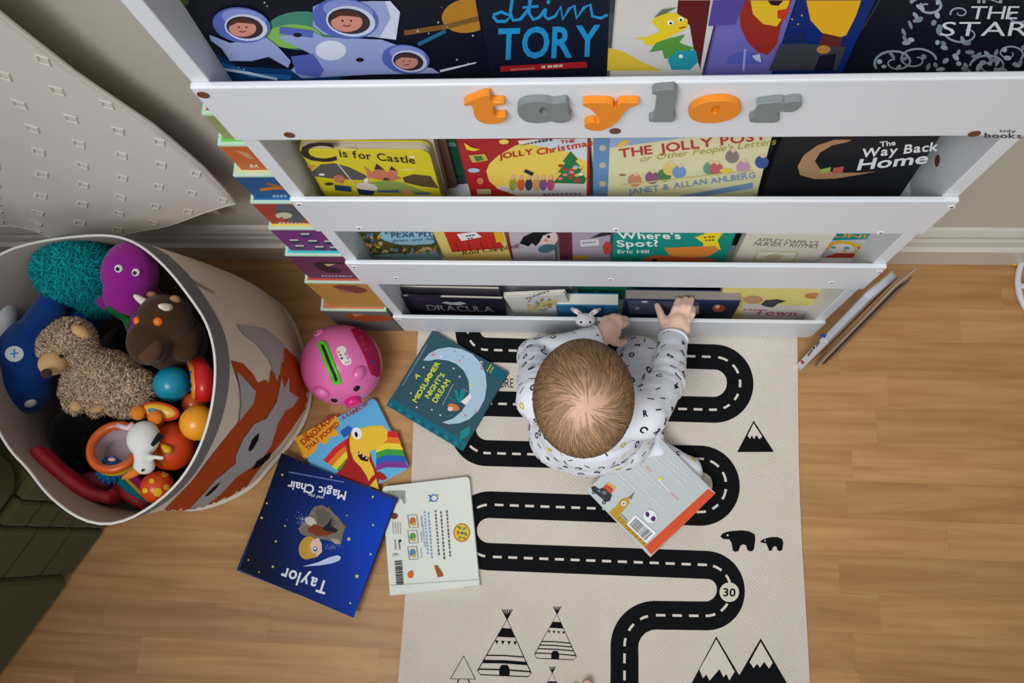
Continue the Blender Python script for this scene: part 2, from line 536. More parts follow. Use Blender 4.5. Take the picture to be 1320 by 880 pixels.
    def flush(nm):
        A.build(root, nm, M_CLOTHPRINT); A.mb = MB()
    # 30 roundel
    A.ell(940, 763, 12.6, 12.6, CRM); A.up(); A.text('30', (932, 768), (948, 768.5), 10, BLK, 'b'); flush('speed_roundel_print')
    # small mountain
    A.lay = 1; A.z = (850, 420, 4.4)
    A.poly([(441, 715), (534, 536), (650, 714)], BLK); A.up()
    A.poly([(534, 552), (500, 622), (513, 640), (524, 620), (537, 642), (549, 618), (566, 642), (583, 628)], CRM); flush('mountain_print')
    A.lay = 1; A.z = (900, 660, 4)
    # bears
    A.poly([(114, 125), (125, 110), (150, 100), (180, 96), (225, 93), (265, 98), (292, 115), (295, 140), (288, 190), (278, 201), (262, 201), (252, 192), (247, 172), (232, 165), (218, 172), (208, 200), (192, 205), (178, 196), (172, 160), (160, 140), (130, 138)], BLK); A.up(); A.ell(152, 118, 5, 5, CRM); flush('bear_print'); A.lay = 1
    A.poly([(318, 152), (330, 142), (350, 134), (375, 128), (410, 128), (432, 137), (439, 155), (434, 195), (420, 200), (408, 196), (405, 180), (395, 174), (385, 182), (380, 198), (366, 200), (358, 178), (350, 160), (330, 158)], BLK)
    A.up(); A.ell(345, 146, 3.5, 3.5, CRM); flush('bear_print')
    # pair of mountains
    A.lay = 1
    A.poly([(-36, 884), (93, 640), (212, 840), (322, 650), (460, 884), (460, 960), (-80, 960)], BLK); A.up()
    A.poly([(93, 655), (6, 812), (25, 855), (42, 835), (58, 868), (110, 808), (130, 850), (145, 832), (160, 866), (188, 822)], CRM)
    A.poly([(322, 668), (265, 772), (285, 803), (303, 780), (318, 800), (340, 770), (365, 805), (384, 776)], CRM); flush('mountain_print')
    # tents
    def tent(z, apex, L0, R0, bl, br, sc, bands, extra):
        A.lay = 1; A.z = z; w = 10 * sc
        for k in (-46, -22, 4, 28, 50): A.line([(apex[0], apex[1]), (apex[0] + k * sc, apex[1] - 95 * sc)], w * 1.1, BLK)
        A.line([apex, L0, bl, br, R0], w, BLK, closed=True)
        def ed(t, o=0): return ((apex[0] + (L0[0] - apex[0]) * t, apex[1] + (L0[1] - apex[1]) * t + o), (apex[0] + (R0[0] - apex[0]) * t, apex[1] + (R0[1] - apex[1]) * t + o))
        a0, a1 = ed(extra[0]); b0, b1 = ed(extra[1]); A.poly([a0, a1, b1, b0], BLK)
        q0, q1 = ed(extra[2])
        for k in (.08, .36, .64, .92):
            cx = q0[0] + (q1[0] - q0[0]) * k; cy = q0[1] + (q1[1] - q0[1]) * k
            A.poly([(cx - 18 * sc, cy), (cx + 18 * sc, cy), (cx, cy + 36 * sc)], BLK)
        for t, ww in bands:
            p, q = ed(t); A.line([p, ((p[0] + q[0]) / 2, (p[1] + q[1]) / 2 - 6 * sc), q], ww * sc, BLK)
        mx_ = (bl[0] + br[0]) / 2; my = (bl[1] + br[1]) / 2 - 2
        dw, dh = 50 * sc, 100 * sc
        A.poly([(mx_ - dw, my), (mx_ - dw, my - dh * .6), (mx_ - dw * .6, my - dh), (mx_ + dw * .6, my - dh), (mx_ + dw, my - dh * .6), (mx_ + dw, my)], BLK); flush('tent_print')
    zt = (580, 770, 7.3333)
    tent(zt, (540, 205), (262, 690), (768, 715), (290, 728), (740, 747), 1, [(.70, 12), (.82, 32), (.97, 14)], (.17, .34, .41))
    tent(zt, (1012, 155), (800, 535), (1195, 560), (820, 572), (1170, 588), .75, [(.68, 14), (.77, 14), (.86, 14), (.97, 14)], (.19, .34, .41))
    tent(zt, (968, 712), (800, 1040), (1130, 1050), (815, 1070), (1115, 1080), .62, [(.68, 14), (.86, 14)], (.24, .40, .5))
    A.z = zt; A.lay = 1
    A.line([(130, 552), (5, 768), (240, 770)], 12, BLK, closed=True)
    A.line([(85, 770), (65, 820), (90, 880), (170, 880), (195, 820), (170, 770)], 11, BLK); flush('tree_print')
    # the end of a printed word beside the teal book
    A.z = (520, 420, 4.4); A.text('URE', (548, 350), (624, 350), 52, BLK); flush('word_print')
rug()

# ================================================================== BOOKCASE
bc = empty('bookcase', (0, .07, 0), 'white front-facing bookcase with four open tiers against the wall', 'bookcase')
BACK = .138
for sx in (-1, 1):
    x0, x1 = (-BW, -BW + .018) if sx < 0 else (BW - .018, BW)
    mb = MB().box(x0, x1, BT, BACK, 0, 1.16)
    mb.build('side_panel', WHITE, bc, bevel=.0015)
MB().box(-BW + .018, BW - .018, BACK - .008, BACK, .012, 1.16).build('back_panel', WHITE, bc)
boards = []
for i, zt in enumerate(TOPS):
    zb = zt - BH
    MB().box(-BW + .018, BW - .018, BT, BACK - .008, zb, zb + .012).build('shelf', WHITE, bc)
    mb = MB()
    if i == 3:
        mb.rrect(Vector((0, 0, 0)), Vector((1, 0, 0)), Vector((0, 0, 1)), Vector((0, 1, 0)), -BW, BW, zb, zt, 0, BT, (.012, .012, 0, 0))
    else:
        mb.box(-BW, BW, 0, BT, zb, zt)
    boards.append(mb.build('front_board', WHITE, bc, bevel=.0018))
SCREW = mat('screw_brown', (110, 66, 44), .45, .1, 80)
PLUG = mat('white_plug', (236, 238, 240), .4, .02)
for i, pts in enumerate([[(262, 122), (373, 173.5), (793, 168.5), (1256, 172)], [(386, 263.5), (463, 294), (794, 296), (1226, 267), (1135, 300)], [(457, 344), (511, 358), (787, 360), (1134, 350), (1072, 364)], [(514, 412), (559, 425)]]):
    for p in pts:
        c = aty(p[0], p[1], 0)
        m = MB().cyl(c + Vector((0, .002, 0)), (0, -1, 0), .0055 if i == 0 else .0045, .0028, 14).build('screw', SCREW if i == 0 else PLUG, boards[i])
        if i: MB().cyl(c + Vector((0, .002, .0014)), (0, -1, 0), .0018, .0034, 8).build('screw', SCREW, boards[i])
# hole in the right side panel above the second board
c = Vector((BW - .018, .052, .66)); MB().cyl(c + Vector((.001, 0, 0)), (-1, 0, 0), .007, .0016, 16).build('side_hole', SCREW, bc)

# letters of the name on the top board
ORG = mat('orange_letter_paint', (238, 140, 30), .45, .03, 20)
GRY = mat('grey_letter_paint', (128, 135, 135), .45, .03, 20)
def letter(z, outer, hole, m, label):
    T = .0075
    def w3(p, y): return aty(z[0] + p[0] / z[2], z[1] + p[1] / z[2], -T) + Vector((0, y + T, 0))
    bm = bmesh.new()
    def loop(pts, y):
        vs = [bm.verts.new(w3(p, y) - WLOC[boards[0]]) for p in pts]
        es = [bm.edges.new((vs[i], vs[(i + 1) % len(vs)])) for i in range(len(vs))]
        return vs, es
    for y in (-T, -.0002):
        E = []; LS = []
        for pts in [outer] + ([hole] if hole else []):
            v, e = loop(pts, y); E += e; LS.append(v)
        bmesh.ops.triangle_fill(bm, edges=E, use_beauty=True)
        if y == -T: F0 = LS
        else:
            for a, c in zip(F0, LS):
                k = len(a)
                for i in range(k): bm.faces.new((a[i], a[(i + 1) % k], c[(i + 1) % k], c[i]))
    me = bpy.data.meshes.new('letter'); bmesh.ops.recalc_face_normals(bm, faces=bm.faces); bm.to_mesh(me); bm.free()
    link('letter', me, m, boards[0], False, .0008, label, False)
def smoothp(pts, it=1):
    for _ in range(it):
        q = []
        for i in range(len(pts)):
            a, c = pts[i], pts[(i + 1) % len(pts)]
            q += [(a[0] * .8 + c[0] * .2, a[1] * .8 + c[1] * .2), (a[0] * .2 + c[0] * .8, a[1] * .2 + c[1] * .8)]
        pts = q
    return pts
def oval(cx, cy, rx, ry, rot=0, n=28):
    c, s = math.cos(math.radians(rot)), math.sin(math.radians(rot))
    return [(cx + rx * math.cos(2 * PI * k / n) * c - ry * math.sin(2 * PI * k / n) * s, cy + rx * math.cos(2 * PI * k / n) * s + ry * math.sin(2 * PI * k / n) * c) for k in range(n)]
za = (590, 105, 5.739); zb_ = (810, 100, 5.5)
letter(za, smoothp([(46, 162), (190, 106), (243, 98), (243, 158), (347, 156), (345, 181), (262, 182), (262, 225), (275, 258), (300, 268), (362, 258), (352, 295), (310, 315), (240, 320), (170, 308), (130, 275), (115, 225), (108, 182), (45, 184)]), None, ORG, 'orange wooden letter t')
letter(za, smoothp([(438, 215), (455, 180), (500, 158), (580, 150), (650, 152), (700, 165), (740, 162), (817, 148), (818, 240), (848, 268), (830, 295), (780, 310), (730, 308), (690, 295), (640, 308), (570, 312), (500, 300), (455, 265)]), oval(637, 220, 31, 28, 0, 20), GRY, 'grey wooden letter a')
letter(za, smoothp([(925, 158), (925, 182), (980, 205), (1040, 265), (1055, 300), (1040, 310), (1000, 300), (960, 305), (935, 325), (945, 350), (1000, 368), (1070, 365), (1140, 335), (1190, 290), (1240, 220), (1290, 190), (1338, 178), (1340, 158), (1185, 160), (1166, 215), (1143, 160)]), None, ORG, 'orange wooden letter y')
letter(zb_, smoothp([(166, 106), (200, 90), (352, 80), (335, 180), (318, 280), (337, 292), (327, 318), (150, 318), (143, 300), (185, 285), (195, 210), (203, 125), (170, 122)]), None, GRY, 'grey wooden letter l')
letter(zb_, oval(612, 246, 187, 79, -6, 36), oval(617, 230, 34, 22, -40, 20), ORG, 'orange wooden letter o')
letter(zb_, smoothp([(903, 192), (1090, 170), (1110, 183), (1160, 168), (1230, 170), (1230, 205), (1190, 240), (1140, 250), (1080, 243), (1052, 250), (1058, 275), (1077, 293), (1062, 323), (868, 323), (853, 300), (900, 275), (920, 240), (918, 208)]), None, GRY, 'grey wooden letter r')
# maker's mark, lower right of the top board
A = Art(planemap(Vector((0, 0, 0)), Vector((0, -1, 0))))
A.text('books', (1269, 177), (1317, 178), 6, (70, 62, 66), 'b'); A.text('tidy', (1288, 170), (1310, 170.5), 3.5, (90, 84, 88), 'b')
A.build(boards[0], 'maker_mark')

# ================================================================== BOOKS
def book(name, label, O, U, V, N, w, h, t, cover, page=PAGE, spine='L', rad=.0, group=None, board=False, back=None, spinecol=None, coverm=None):
    """O: middle of the front cover's outer face; thickness runs back along -N; spine: L, R, T or B side."""
    U, V, N = U.normalized(), V.normalized(), N.normalized()
    root = empty(name, O - N * t, label, 'book', group)
    ct = .0022 if t > .008 else .0008
    cm = coverm or mat('cover_%d_%d_%d' % cover, cover, .42, .03, 25, spec=.2)
    bk = mat('cover_%d_%d_%d' % back, back, .42, .03, 25, spec=.2) if back else cm
    sp = mat('cover_%d_%d_%d' % spinecol, spinecol, .4, .03, 25) if spinecol else cm
    r = {'L': (0, rad, rad, 0), 'R': (rad, 0, 0, rad), 'T': (rad, rad, 0, 0), 'B': (0, 0, rad, rad)}[spine]
    MB().rrect(O, U, V, N, -w / 2, w / 2, -h / 2, h / 2, -ct, 0, r).build('front_cover', cm, root, bevel=.0004)
    MB().rrect(O, U, V, N, -w / 2, w / 2, -h / 2, h / 2, -t, -t + ct, r).build('back_cover', bk, root, bevel=.0004)
    ov = .0004 if board else .0028
    e = {'L': (.001, -ov, ov, -ov), 'R': (ov, -.001, ov, -ov), 'T': (ov, -ov, ov, -.001), 'B': (ov, -ov, .001, -ov)}[spine]
    nl = max(1, min(7, int(t / .003))) if board else 1
    if nl == 1:
        MB().rrect(O, U, V, N, -w / 2 + e[0], w / 2 + e[1], -h / 2 + e[2], h / 2 + e[3], -t + ct, -ct, r).build('pages', page, root)
    else:
        tt = (t - 2 * ct) / nl
        for k in range(nl):
            q = .0003 * (k % 2)
            MB().rrect(O, U, V, N, -w / 2 + e[0] + q, w / 2 + e[1] - q, -h / 2 + e[2] + q, h / 2 + e[3] - q, -t + ct + k * tt + .00012, -t + ct + (k + 1) * tt - .00012, r).build('page', page, root)
    if t > .003:
        s0 = {'L': (-w / 2, -w / 2 + .0012, -h / 2, h / 2), 'R': (w / 2 - .0012, w / 2, -h / 2, h / 2), 'T': (-w / 2, w / 2, h / 2 - .0012, h / 2), 'B': (-w / 2, w / 2, -h / 2, -h / 2 + .0012)}[spine]
        MB().obox(O, U, V, N, s0[0], s0[1], s0[2], s0[3], -t, 0).build('spine', sp, root)
    return root

def flat_book(name, label, cor, zs, t, cover, **kw):
    """cor: four cover corners in the photograph, in the book's own reading order TL, TR, BR, BL; zs: height of the cover there."""
    if not hasattr(zs, '__len__'): zs = [zs] * 4
    c = [at(p[0], p[1], z) for p, z in zip(cor, zs)]
    O = (c[0] + c[1] + c[2] + c[3]) / 4
    U = (c[1] - c[0] + c[2] - c[3]) / 2; V = (c[0] - c[3] + c[1] - c[2]) / 2
    w, h = U.length, V.length
    U.normalize(); V.normalize()
    N = U.cross(V).normalized()
    m = (U + V).normalized(); d = N.cross(m)     # square the axes up evenly
    U2 = (m - d).normalized(); V2 = (m + d).normalized()
    if U2.dot(U) < .5: U2, V2 = V2, U2
    r = book(name, label, O, U2, V2, N, w, h, t, cover, **kw)
    return r, Art(planemap(O, N))

SHB = []
def shelf_book(tier, name, label, xl, xr, row, y0, lean, h, t, cover, roll=0, dz=0, yaw=0, **kw):
    zb = TOPS[tier - 1] - BH + .012 + dz
    a = math.atan(lean)
    V0 = Vector((0, math.sin(a), math.cos(a))); U0 = Vector((1, 0, 0)); N = Vector((0, -math.cos(a), math.sin(a)))
    O0 = Vector((0, y0, zb))
    pl, pr = on_plane(xl, row, O0, N), on_plane(xr, row, O0, N)
    w = pr.x - pl.x; r = math.radians(roll)
    U = U0 * math.cos(r) + V0 * math.sin(r); V = V0 * math.cos(r) - U0 * math.sin(r)
    mid = (pl + pr) / 2
    # bottom corners rest on the shelf
    base = Vector((mid.x, y0, zb)) + V0 * abs(math.sin(r)) * w / 2
    base -= U0 * math.sin(r) * 0
    O = base + V * h / 2
    root = book(name, label, O, U, V, N, w, h, t, cover, **kw)
    return root, Art(planemap(O, N))

# ------------------------------------------------ books on the floor
# teal book with a moon
k, A = flat_book('picture_book', 'dark teal picture book with a pale crescent moon, half on the rug', [(498, 521), (558, 426.5), (655, 479), (597, 581)], .016, .010, (47, 84, 96), spine='L', group=None)
A.z = (370, 410, 3.8276)
TE = (24, 108, 128)
A.poly([(490, 430), (510, 392), (890, 615), (868, 655)], TE); A.poly([(1020, 228), (1088, 266), (1060, 312), (1010, 280)], (28, 92, 116))
A.up()
for i in range(16):
    x = 510 + i * 23; y = 428 + i * 13.4
    A.ell(x, y, 11, 6, (16, 84, 112) if i % 2 else (34, 132, 150), rot=A.rnd.uniform(-80, 80), n=9)
A.poly([(856, 560), (905, 530), (898, 578), (852, 604)], (26, 140, 140))
# crescent
out = [(672, 208), (700, 175), (745, 152), (800, 143), (860, 152), (915, 178), (955, 220), (980, 275), (985, 335), (975, 400), (945, 455), (900, 498), (850, 518), (800, 523), (766, 514)]
inn = [(820, 495), (862, 460), (890, 415), (900, 360), (895, 305), (872, 258), (835, 225), (790, 208), (740, 203), (700, 210)]
A.poly(out + inn, (178, 202, 220)); A.up()
A.text('A', (636, 302), (660, 286), 22, (214, 226, 70), 'b')
A.text('MIDSUMMER', (640, 418), (756, 222), 24, (214, 226, 70), 'b', jitter=.04)
A.text("NIGHT'S", (700, 398), (780, 280), 24, (214, 226, 70), 'b', jitter=.04)
A.text('DREAM', (738, 420), (806, 312), 26, (214, 226, 70), 'b', jitter=.04)
A.scribble((768, 428), (822, 322), 5, (150, 170, 178), 12); A.scribble((572, 330), (692, 128), 8, (120, 145, 155), 18)
A.scribble((988, 262), (1008, 228), 7, (190, 205, 80), 5); A.scribble((1002, 270), (1020, 238), 7, (190, 205, 80), 4)
A.poly([(845, 418), (822, 350), (842, 355), (850, 395), (862, 345), (880, 362), (862, 415)], (22, 138, 146)); A.poly([(800, 385), (845, 418), (800, 395)], (22, 138, 146))
A.poly([(858, 412), (905, 372), (912, 392), (880, 428)], (238, 236, 230)); A.ell(822, 440, 30, 17, (205, 130, 70), rot=15); A.ell(806, 448, 13, 11, (240, 208, 190))
for p in [(718, 182), (760, 190), (826, 165), (868, 190), (905, 330), (852, 210), (930, 460), (880, 480), (960, 250)]: A.star(p[0], p[1], 8, A.rnd.choice([(230, 120, 150), (235, 215, 90), (120, 180, 215), (245, 245, 245)]))
for p in [(675, 243), (822, 248), (852, 289), (612, 370), (640, 440), (715, 452), (757, 478), (958, 215)]: A.star(p[0], p[1], 6, (240, 240, 235))
for a in ((720, 165, 735, 190), (968, 215, 955, 250), (870, 350, 890, 362), (925, 455, 945, 465)): A.line([(a[0], a[1]), (a[2], a[3])], 3, (225, 150, 170))
A.build(k)

# light blue dinosaur book (its lower corner lies under the navy one)
k, A = flat_book('picture_book', 'light blue picture book with a yellow dinosaur before a rainbow', [(379, 564), (482, 516), (530.5, 604), (428, 652)], .0165, .0155, (98, 182, 228), spine='L', board=True, rad=.008)
A.z = (370, 410, 3.8276)
A.poly([(35, 592), (242, 480), (262, 520), (240, 545), (255, 580), (215, 585), (190, 625), (160, 610), (140, 655), (95, 690), (80, 688)], (236, 172, 46))
# rainbow: six bands
cols = [(216, 44, 52), (236, 128, 40), (244, 218, 60), (64, 164, 70), (44, 100, 190), (132, 62, 150)]
for i, c in enumerate(cols):
    a = [(178 + i * 22, 700 + i * 16), (235 + i * 20, 636 + i * 18), (300 + i * 14, 590 + i * 22)]
    b = [(200 + i * 22, 716 + i * 16), (255 + i * 20, 654 + i * 18), (314 + i * 14, 612 + i * 22)]
    A.poly(a + b[::-1], c)
for i, c in enumerate(cols):
    y = 545 + i * 30
    a = [(440, y + 28), (490, y + 10), (540 + i * 9, y + 14)]; b = [(440, y + 58), (490, y + 40), (555 + i * 9, y + 44)]
    A.poly(a + b[::-1], c)
A.up()
RD = (172, 36, 34); YL = (243, 200, 62)
A.poly([(345, 545), (310, 570), (290, 620), (300, 690), (270, 740), (240, 768), (300, 800), (380, 820), (450, 845), (455, 780), (420, 700), (400, 600)], RD)
A.poly([(318, 560), (400, 532), (470, 528), (498, 555), (492, 600), (455, 640), (412, 655), (405, 700), (425, 740), (440, 790), (455, 845), (410, 828), (395, 780), (365, 735), (330, 700), (312, 650), (308, 600)], YL)
A.up()
A.poly([(352, 655), (372, 672), (405, 688), (398, 708), (365, 700), (350, 680)], (70, 14, 20)); A.ell(345, 568, 24, 30, (250, 250, 248), rot=-15)
A.poly([(455, 755), (480, 770), (495, 790), (475, 800), (440, 790), (410, 825), (395, 815), (420, 780)], RD)
A.poly([(262, 560), (300, 530), (322, 540), (310, 575), (280, 590)], (44, 100, 180))
A.up(); A.ell(342, 574, 8, 14, (30, 20, 20), rot=-15)
for x, y in ((360, 668), (378, 680), (394, 690)): A.ell(x, y, 5, 4, (250, 250, 245), n=8)
A.text('THE', (78, 588), (104, 572), 13, (176, 34, 40), 'b')
A.text('DINOSAUR', (84, 628), (236, 494), 30, (176, 34, 40), 'b', jitter=.05)
A.text('THAT POOPED', (104, 656), (262, 528), 24, (176, 34, 40), 'b', jitter=.05)
A.text('A RAINBOW!', (276, 502), (404, 430), 20, (176, 34, 40), 'b', jitter=.05)
A.line([(45, 610), (95, 700)], 3, (196, 140, 30))
A.build(k)

# white board book, back cover up (half under the navy book)
k, A = flat_book('board_book', 'white board book lying back cover up, small food pictures and a barcode', [(492, 627), (604, 614), (619, 756), (503, 766.5)], .018, .014, (228, 232, 220), page=mat('white_page_edges', (232, 232, 224), .8, .03), spine='B', rad=.007, board=True)
A.z = (300, 570, 3.827)
BR = (110, 100, 92)
A.ell(1130, 445, 42, 47, (198, 134, 44)); A.up(); A.ell(1130, 445, 35, 40, (232, 196, 70)); A.up()
for x_, y_, a_, c_ in ((1118, 420, 40, (80, 140, 60)), (1142, 425, -30, (100, 160, 80)), (1112, 445, 80, (206, 90, 50)), (1132, 447, 10, (70, 120, 110)), (1150, 452, 60, (90, 150, 70)), (1120, 470, -50, (100, 160, 80)), (1142, 472, 20, (206, 120, 60))): A.ell(x_, y_, 11, 6, c_, rot=a_, n=10)
A.ell(992, 275, 22, 20, (110, 150, 190)); A.up(); A.ell(994, 275, 13, 12, (230, 232, 226)); A.line([(965, 260), (980, 268)], 5, (60, 70, 90)); A.line([(968, 292), (982, 285)], 5, (60, 70, 90)); A.line([(1008, 258), (1018, 262)], 5, (200, 160, 60))
for x, y0, y1, c in ((1060, 335, 570, BR), (1031, 340, 580, BR), (1004, 335, 560, BR), (970, 345, 580, (140, 160, 205)), (950, 340, 555, (150, 170, 210)), (935, 365, 520, (170, 185, 212))): A.scribble((x - 4, y0), (x + 14, y1), 8, c, 13)
for y, c in ((392, (214, 110, 50)), (468, (90, 160, 70)), (548, (90, 140, 170))):
    A.line([(864, y - 32), (908, y - 35), (916, y + 27), (872, y + 30)], 3, (90, 90, 90), closed=True)
    A.ell(888, y - 3, 15, 19, c); A.ell(895, y + 12, 9, 9, (220, 180, 70)); A.scribble((928, y - 28), (934, y + 26), 4, (150, 155, 150), 8)
A.poly([(995, 608), (1010, 606), (1035, 645), (1040, 660), (1012, 665)], (160, 90, 40)); A.ell(878, 652, 15, 17, (222, 110, 40)); A.line([(880, 632), (888, 638)], 4, (60, 110, 50))
A.poly([(780, 352), (800, 348), (816, 358), (812, 374), (795, 380), (778, 372)], (100, 62, 42))
for i in range(16): A.line([(764 + i * 5.6, 238), (768 + i * 5.6, 292 + 14 * math.sin(i))], 2.2, (120, 125, 118))
for i in range(4): A.line([(790 + i * 12, 392), (794 + i * 12, 452)], 2.5, (150, 152, 146))
A.line([(800, 480), (806, 530)], 4, (120, 120, 120)); A.line([(820, 490), (826, 530)], 5, (110, 110, 110)); A.ell(826, 486, 7, 7, (50, 50, 50))
A.text('C', (790, 548), (792, 562), 14, (40, 40, 40)); A.text('C', (802, 548), (804, 562), 14, (40, 40, 40))
bx = 588
while bx < 706:
    wv_ = A.rnd.choice((2, 3, 5)); A.line([(800 + (bx - 588) * .07, bx), (836 + (bx - 588) * .07, bx - 3)], wv_, (38, 38, 40)); bx += wv_ + A.rnd.choice((2, 3, 4))
A.line([(768, 706), (1212, 678)], 2.5, (196, 200, 190))
A.build(k)

# navy picture book
k, A = flat_book('picture_book', 'large navy picture book titled Taylor and the Magic Chair, lying upside down', [(456, 796.5), (308.5, 734), (363, 583), (509.5, 644.5)], .026, .007, (22, 44, 112), spine='R', back=(20, 32, 80))
# reading order: its top left corner is the photograph's lower right one
A.z = (300, 570, 3.827)
C4 = [(240, 50), (800, 285), (597, 867), (33, 627)]
def lerp(a, b, t): return (a[0] + (b[0] - a[0]) * t, a[1] + (b[1] - a[1]) * t)
G = 8
def gcol(u, v):
    # printed night sky: bright royal blue by the upper right, near black navy at the left edge
    b = max(0, min(1, .15 + .95 * u - .45 * abs(v - .35)))
    return (6 + 2 * b, 14 + 50 * b, 40 + 150 * b)
for j in range(G):
    for i in range(G):
        q = []; cc = []
        for (du, dv) in ((0, 0), (1, 0), (1, 1), (0, 1)):
            u, v = (i + du) / G * .996 + .002, (j + dv) / G * .996 + .002
            q.append(lerp(lerp(C4[0], C4[1], u), lerp(C4[3], C4[2], u), v)); cc.append(gcol(u, v))
        A.grad(q, cc)
A.up()
for p, r in [((245, 160), 7), ((168, 300), 6), ((143, 372), 8), ((258, 412), 6), ((213, 488), 7), ((78, 580), 6), ((198, 613), 8), ((130, 640), 5), ((580, 793), 6), ((613, 660), 12), ((680, 552), 7), ((573, 477), 11), ((692, 408), 7), ((691, 268), 7), ((487, 170), 7), ((563, 360), 4)]: A.star(p[0], p[1], r, (228, 222, 110))
PW = (228, 232, 244)
A.text('Taylor', (474, 690), (250, 615), 62, PW, 'b', gap=.09)
A.text('Magic Chair', (562, 243), (276, 188), 42, PW, 'b', gap=.05)
A.text('and the', (452, 268), (378, 251), 16, PW, 'r', shear=.2); A.scribble((548, 196), (276, 146), 6, (120, 140, 200), 26)
# armchair with a child and a fox asleep
A.poly([(402, 318), (440, 308), (480, 330), (520, 370), (556, 415), (545, 455), (535, 500), (500, 495), (460, 480), (380, 470), (335, 450), (325, 425), (360, 385), (385, 345)], (122, 112, 98)); A.up()
A.poly([(410, 330), (445, 322), (480, 350), (515, 400), (480, 420), (420, 400)], (104, 94, 82)); A.poly([(480, 470), (525, 480), (532, 502), (505, 500)], (176, 164, 140))
A.ell(385, 390, 30, 20, (206, 196, 180), rot=30); A.up()
A.poly([(372, 440), (372, 425), (402, 402), (440, 415), (470, 430), (500, 425), (520, 440), (470, 458), (420, 462)], (132, 58, 30)); A.poly([(440, 425), (470, 400), (490, 372), (486, 410), (520, 432), (510, 445), (470, 440)], (34, 32, 38))
A.ell(372, 520, 44, 58, (196, 156, 62), rot=15); A.up(); A.poly([(395, 480), (425, 470), (440, 500), (442, 540), (415, 565), (380, 560), (372, 520)], (232, 196, 172)); A.up(); A.poly([(360, 560), (380, 572), (410, 568), (415, 548), (390, 545), (380, 500), (350, 520)], (200, 160, 64))
A.ell(409, 526, 10, 12, (60, 90, 170)); A.ell(408, 523, 5, 6, (240, 240, 248)); A.line([(472, 318), (482, 326)], 10, (130, 70, 40)); A.line([(552, 408), (562, 416)], 9, (130, 70, 40))
A.poly([(345, 612), (420, 592), (480, 566), (520, 556), (536, 566), (528, 582), (490, 596), (430, 606)], (196, 214, 246))
for i in range(60): A.ell(350 + A.rnd.gauss(0, 22), 385 + A.rnd.gauss(0, 18), 1.6, 1.6, (210, 220, 245), n=5)
for i in range(50): A.ell(485 + A.rnd.gauss(0, 25), 515 + A.rnd.gauss(0, 9), 1.6, 1.6, (150, 170, 230), n=5)
A.build(k)

# grey book with an orange spine on the baby's foot
k, A = flat_book('picture_book', 'pale grey picture book with orange spine, lying on the foot of the child', [(752.7, 632), (838, 554), (924.5, 635.5), (839, 715.5)], (.052, .066, .066, .052), .012, (190, 196, 196), spine='B', spinecol=(214, 84, 46), rad=.006, board=True)
A.z = (740, 560, 5.5)
A.poly([(500, 795), (952, 382), (1000, 420), (548, 850)], (216, 84, 46))
GD = (190, 148, 44)
A.poly([(245, 552), (300, 505), (335, 455), (385, 440), (395, 480), (345, 545), (320, 565), (345, 590), (380, 620), (390, 640), (520, 775), (498, 795)], GD); A.poly([(383, 445), (432, 402), (405, 462)], (120, 110, 110))
A.up(); A.ell(352, 488, 18, 18, (236, 236, 230))
A.line([(330, 560), (380, 610)], 7, (120, 110, 100))
for i in range(8): A.line([(310 + i * 25, 600 + i * 25), (330 + i * 25, 590 + i * 25)], 8, (160, 118, 30))
A.poly([(120, 372), (145, 362), (180, 385), (210, 372), (250, 400), (270, 425), (255, 470), (225, 478), (170, 430), (130, 400)], (52, 54, 58)); A.ell(138, 410, 12, 12, (30, 30, 32)); A.ell(212, 480, 14, 14, (30, 30, 32))
A.poly([(206, 372), (228, 350), (280, 398), (260, 420)], (206, 76, 52)); A.poly([(228, 350), (246, 334), (296, 376), (280, 398)], (224, 160, 76))
A.up(); A.poly([(165, 390), (185, 392), (190, 410), (172, 408)], (120, 126, 130)); A.poly([(205, 395), (232, 405), (225, 430), (198, 418)], (110, 116, 120)); A.ell(138, 410, 5, 5, (200, 200, 200)); A.ell(212, 480, 6, 6, (200, 200, 200)); A.line([(245, 362), (275, 390)], 5, (90, 60, 40)); A.ell(352, 488, 8, 8, (120, 110, 90))
WH = (226, 232, 234)
for i, (a, b_) in enumerate([((560, 85), (830, 320)), ((540, 105), (800, 335)), ((525, 120), (770, 360)), ((440, 165), (600, 310)), ((420, 190), (620, 385)), ((395, 205), (560, 370)), ((350, 250), (640, 530)), ((310, 270), (480, 430)), ((290, 290), (380, 370))]): A.scribble(a, b_, 6, WH, 13)
A.scribble((510, 228), (545, 265), 16, (226, 160, 148), 3); A.poly([(590, 312), (615, 298), (625, 318), (608, 330)], (226, 220, 90)); A.line([(600, 320), (660, 385), (752, 470)], 7, (240, 240, 238)); A.up(); A.line([(680, 408), (745, 466)], 5, (220, 90, 60))
A.poly([(435, 568), (582, 695), (510, 768), (372, 635)], (240, 242, 242)); A.ell(540, 580, 50, 44, (232, 234, 236), rot=40); A.up()
bx = 0
while bx < 1:
    wv_ = A.rnd.choice((.012, .02, .035))
    p = lerp((440, 590), (560, 700), bx); q = lerp((392, 640), (505, 752), bx)
    A.poly([p, lerp((440, 590), (560, 700), bx + wv_), lerp((392, 640), (505, 752), bx + wv_), q], (34, 34, 38)); bx += wv_ + A.rnd.choice((.015, .025))
A.poly([(508, 548), (522, 545), (535, 560), (530, 585), (515, 582), (505, 565)], (92, 42, 110)); A.poly([(548, 585), (565, 575), (580, 590), (572, 615), (552, 612), (542, 600)], (92, 42, 110))
A.build(k)

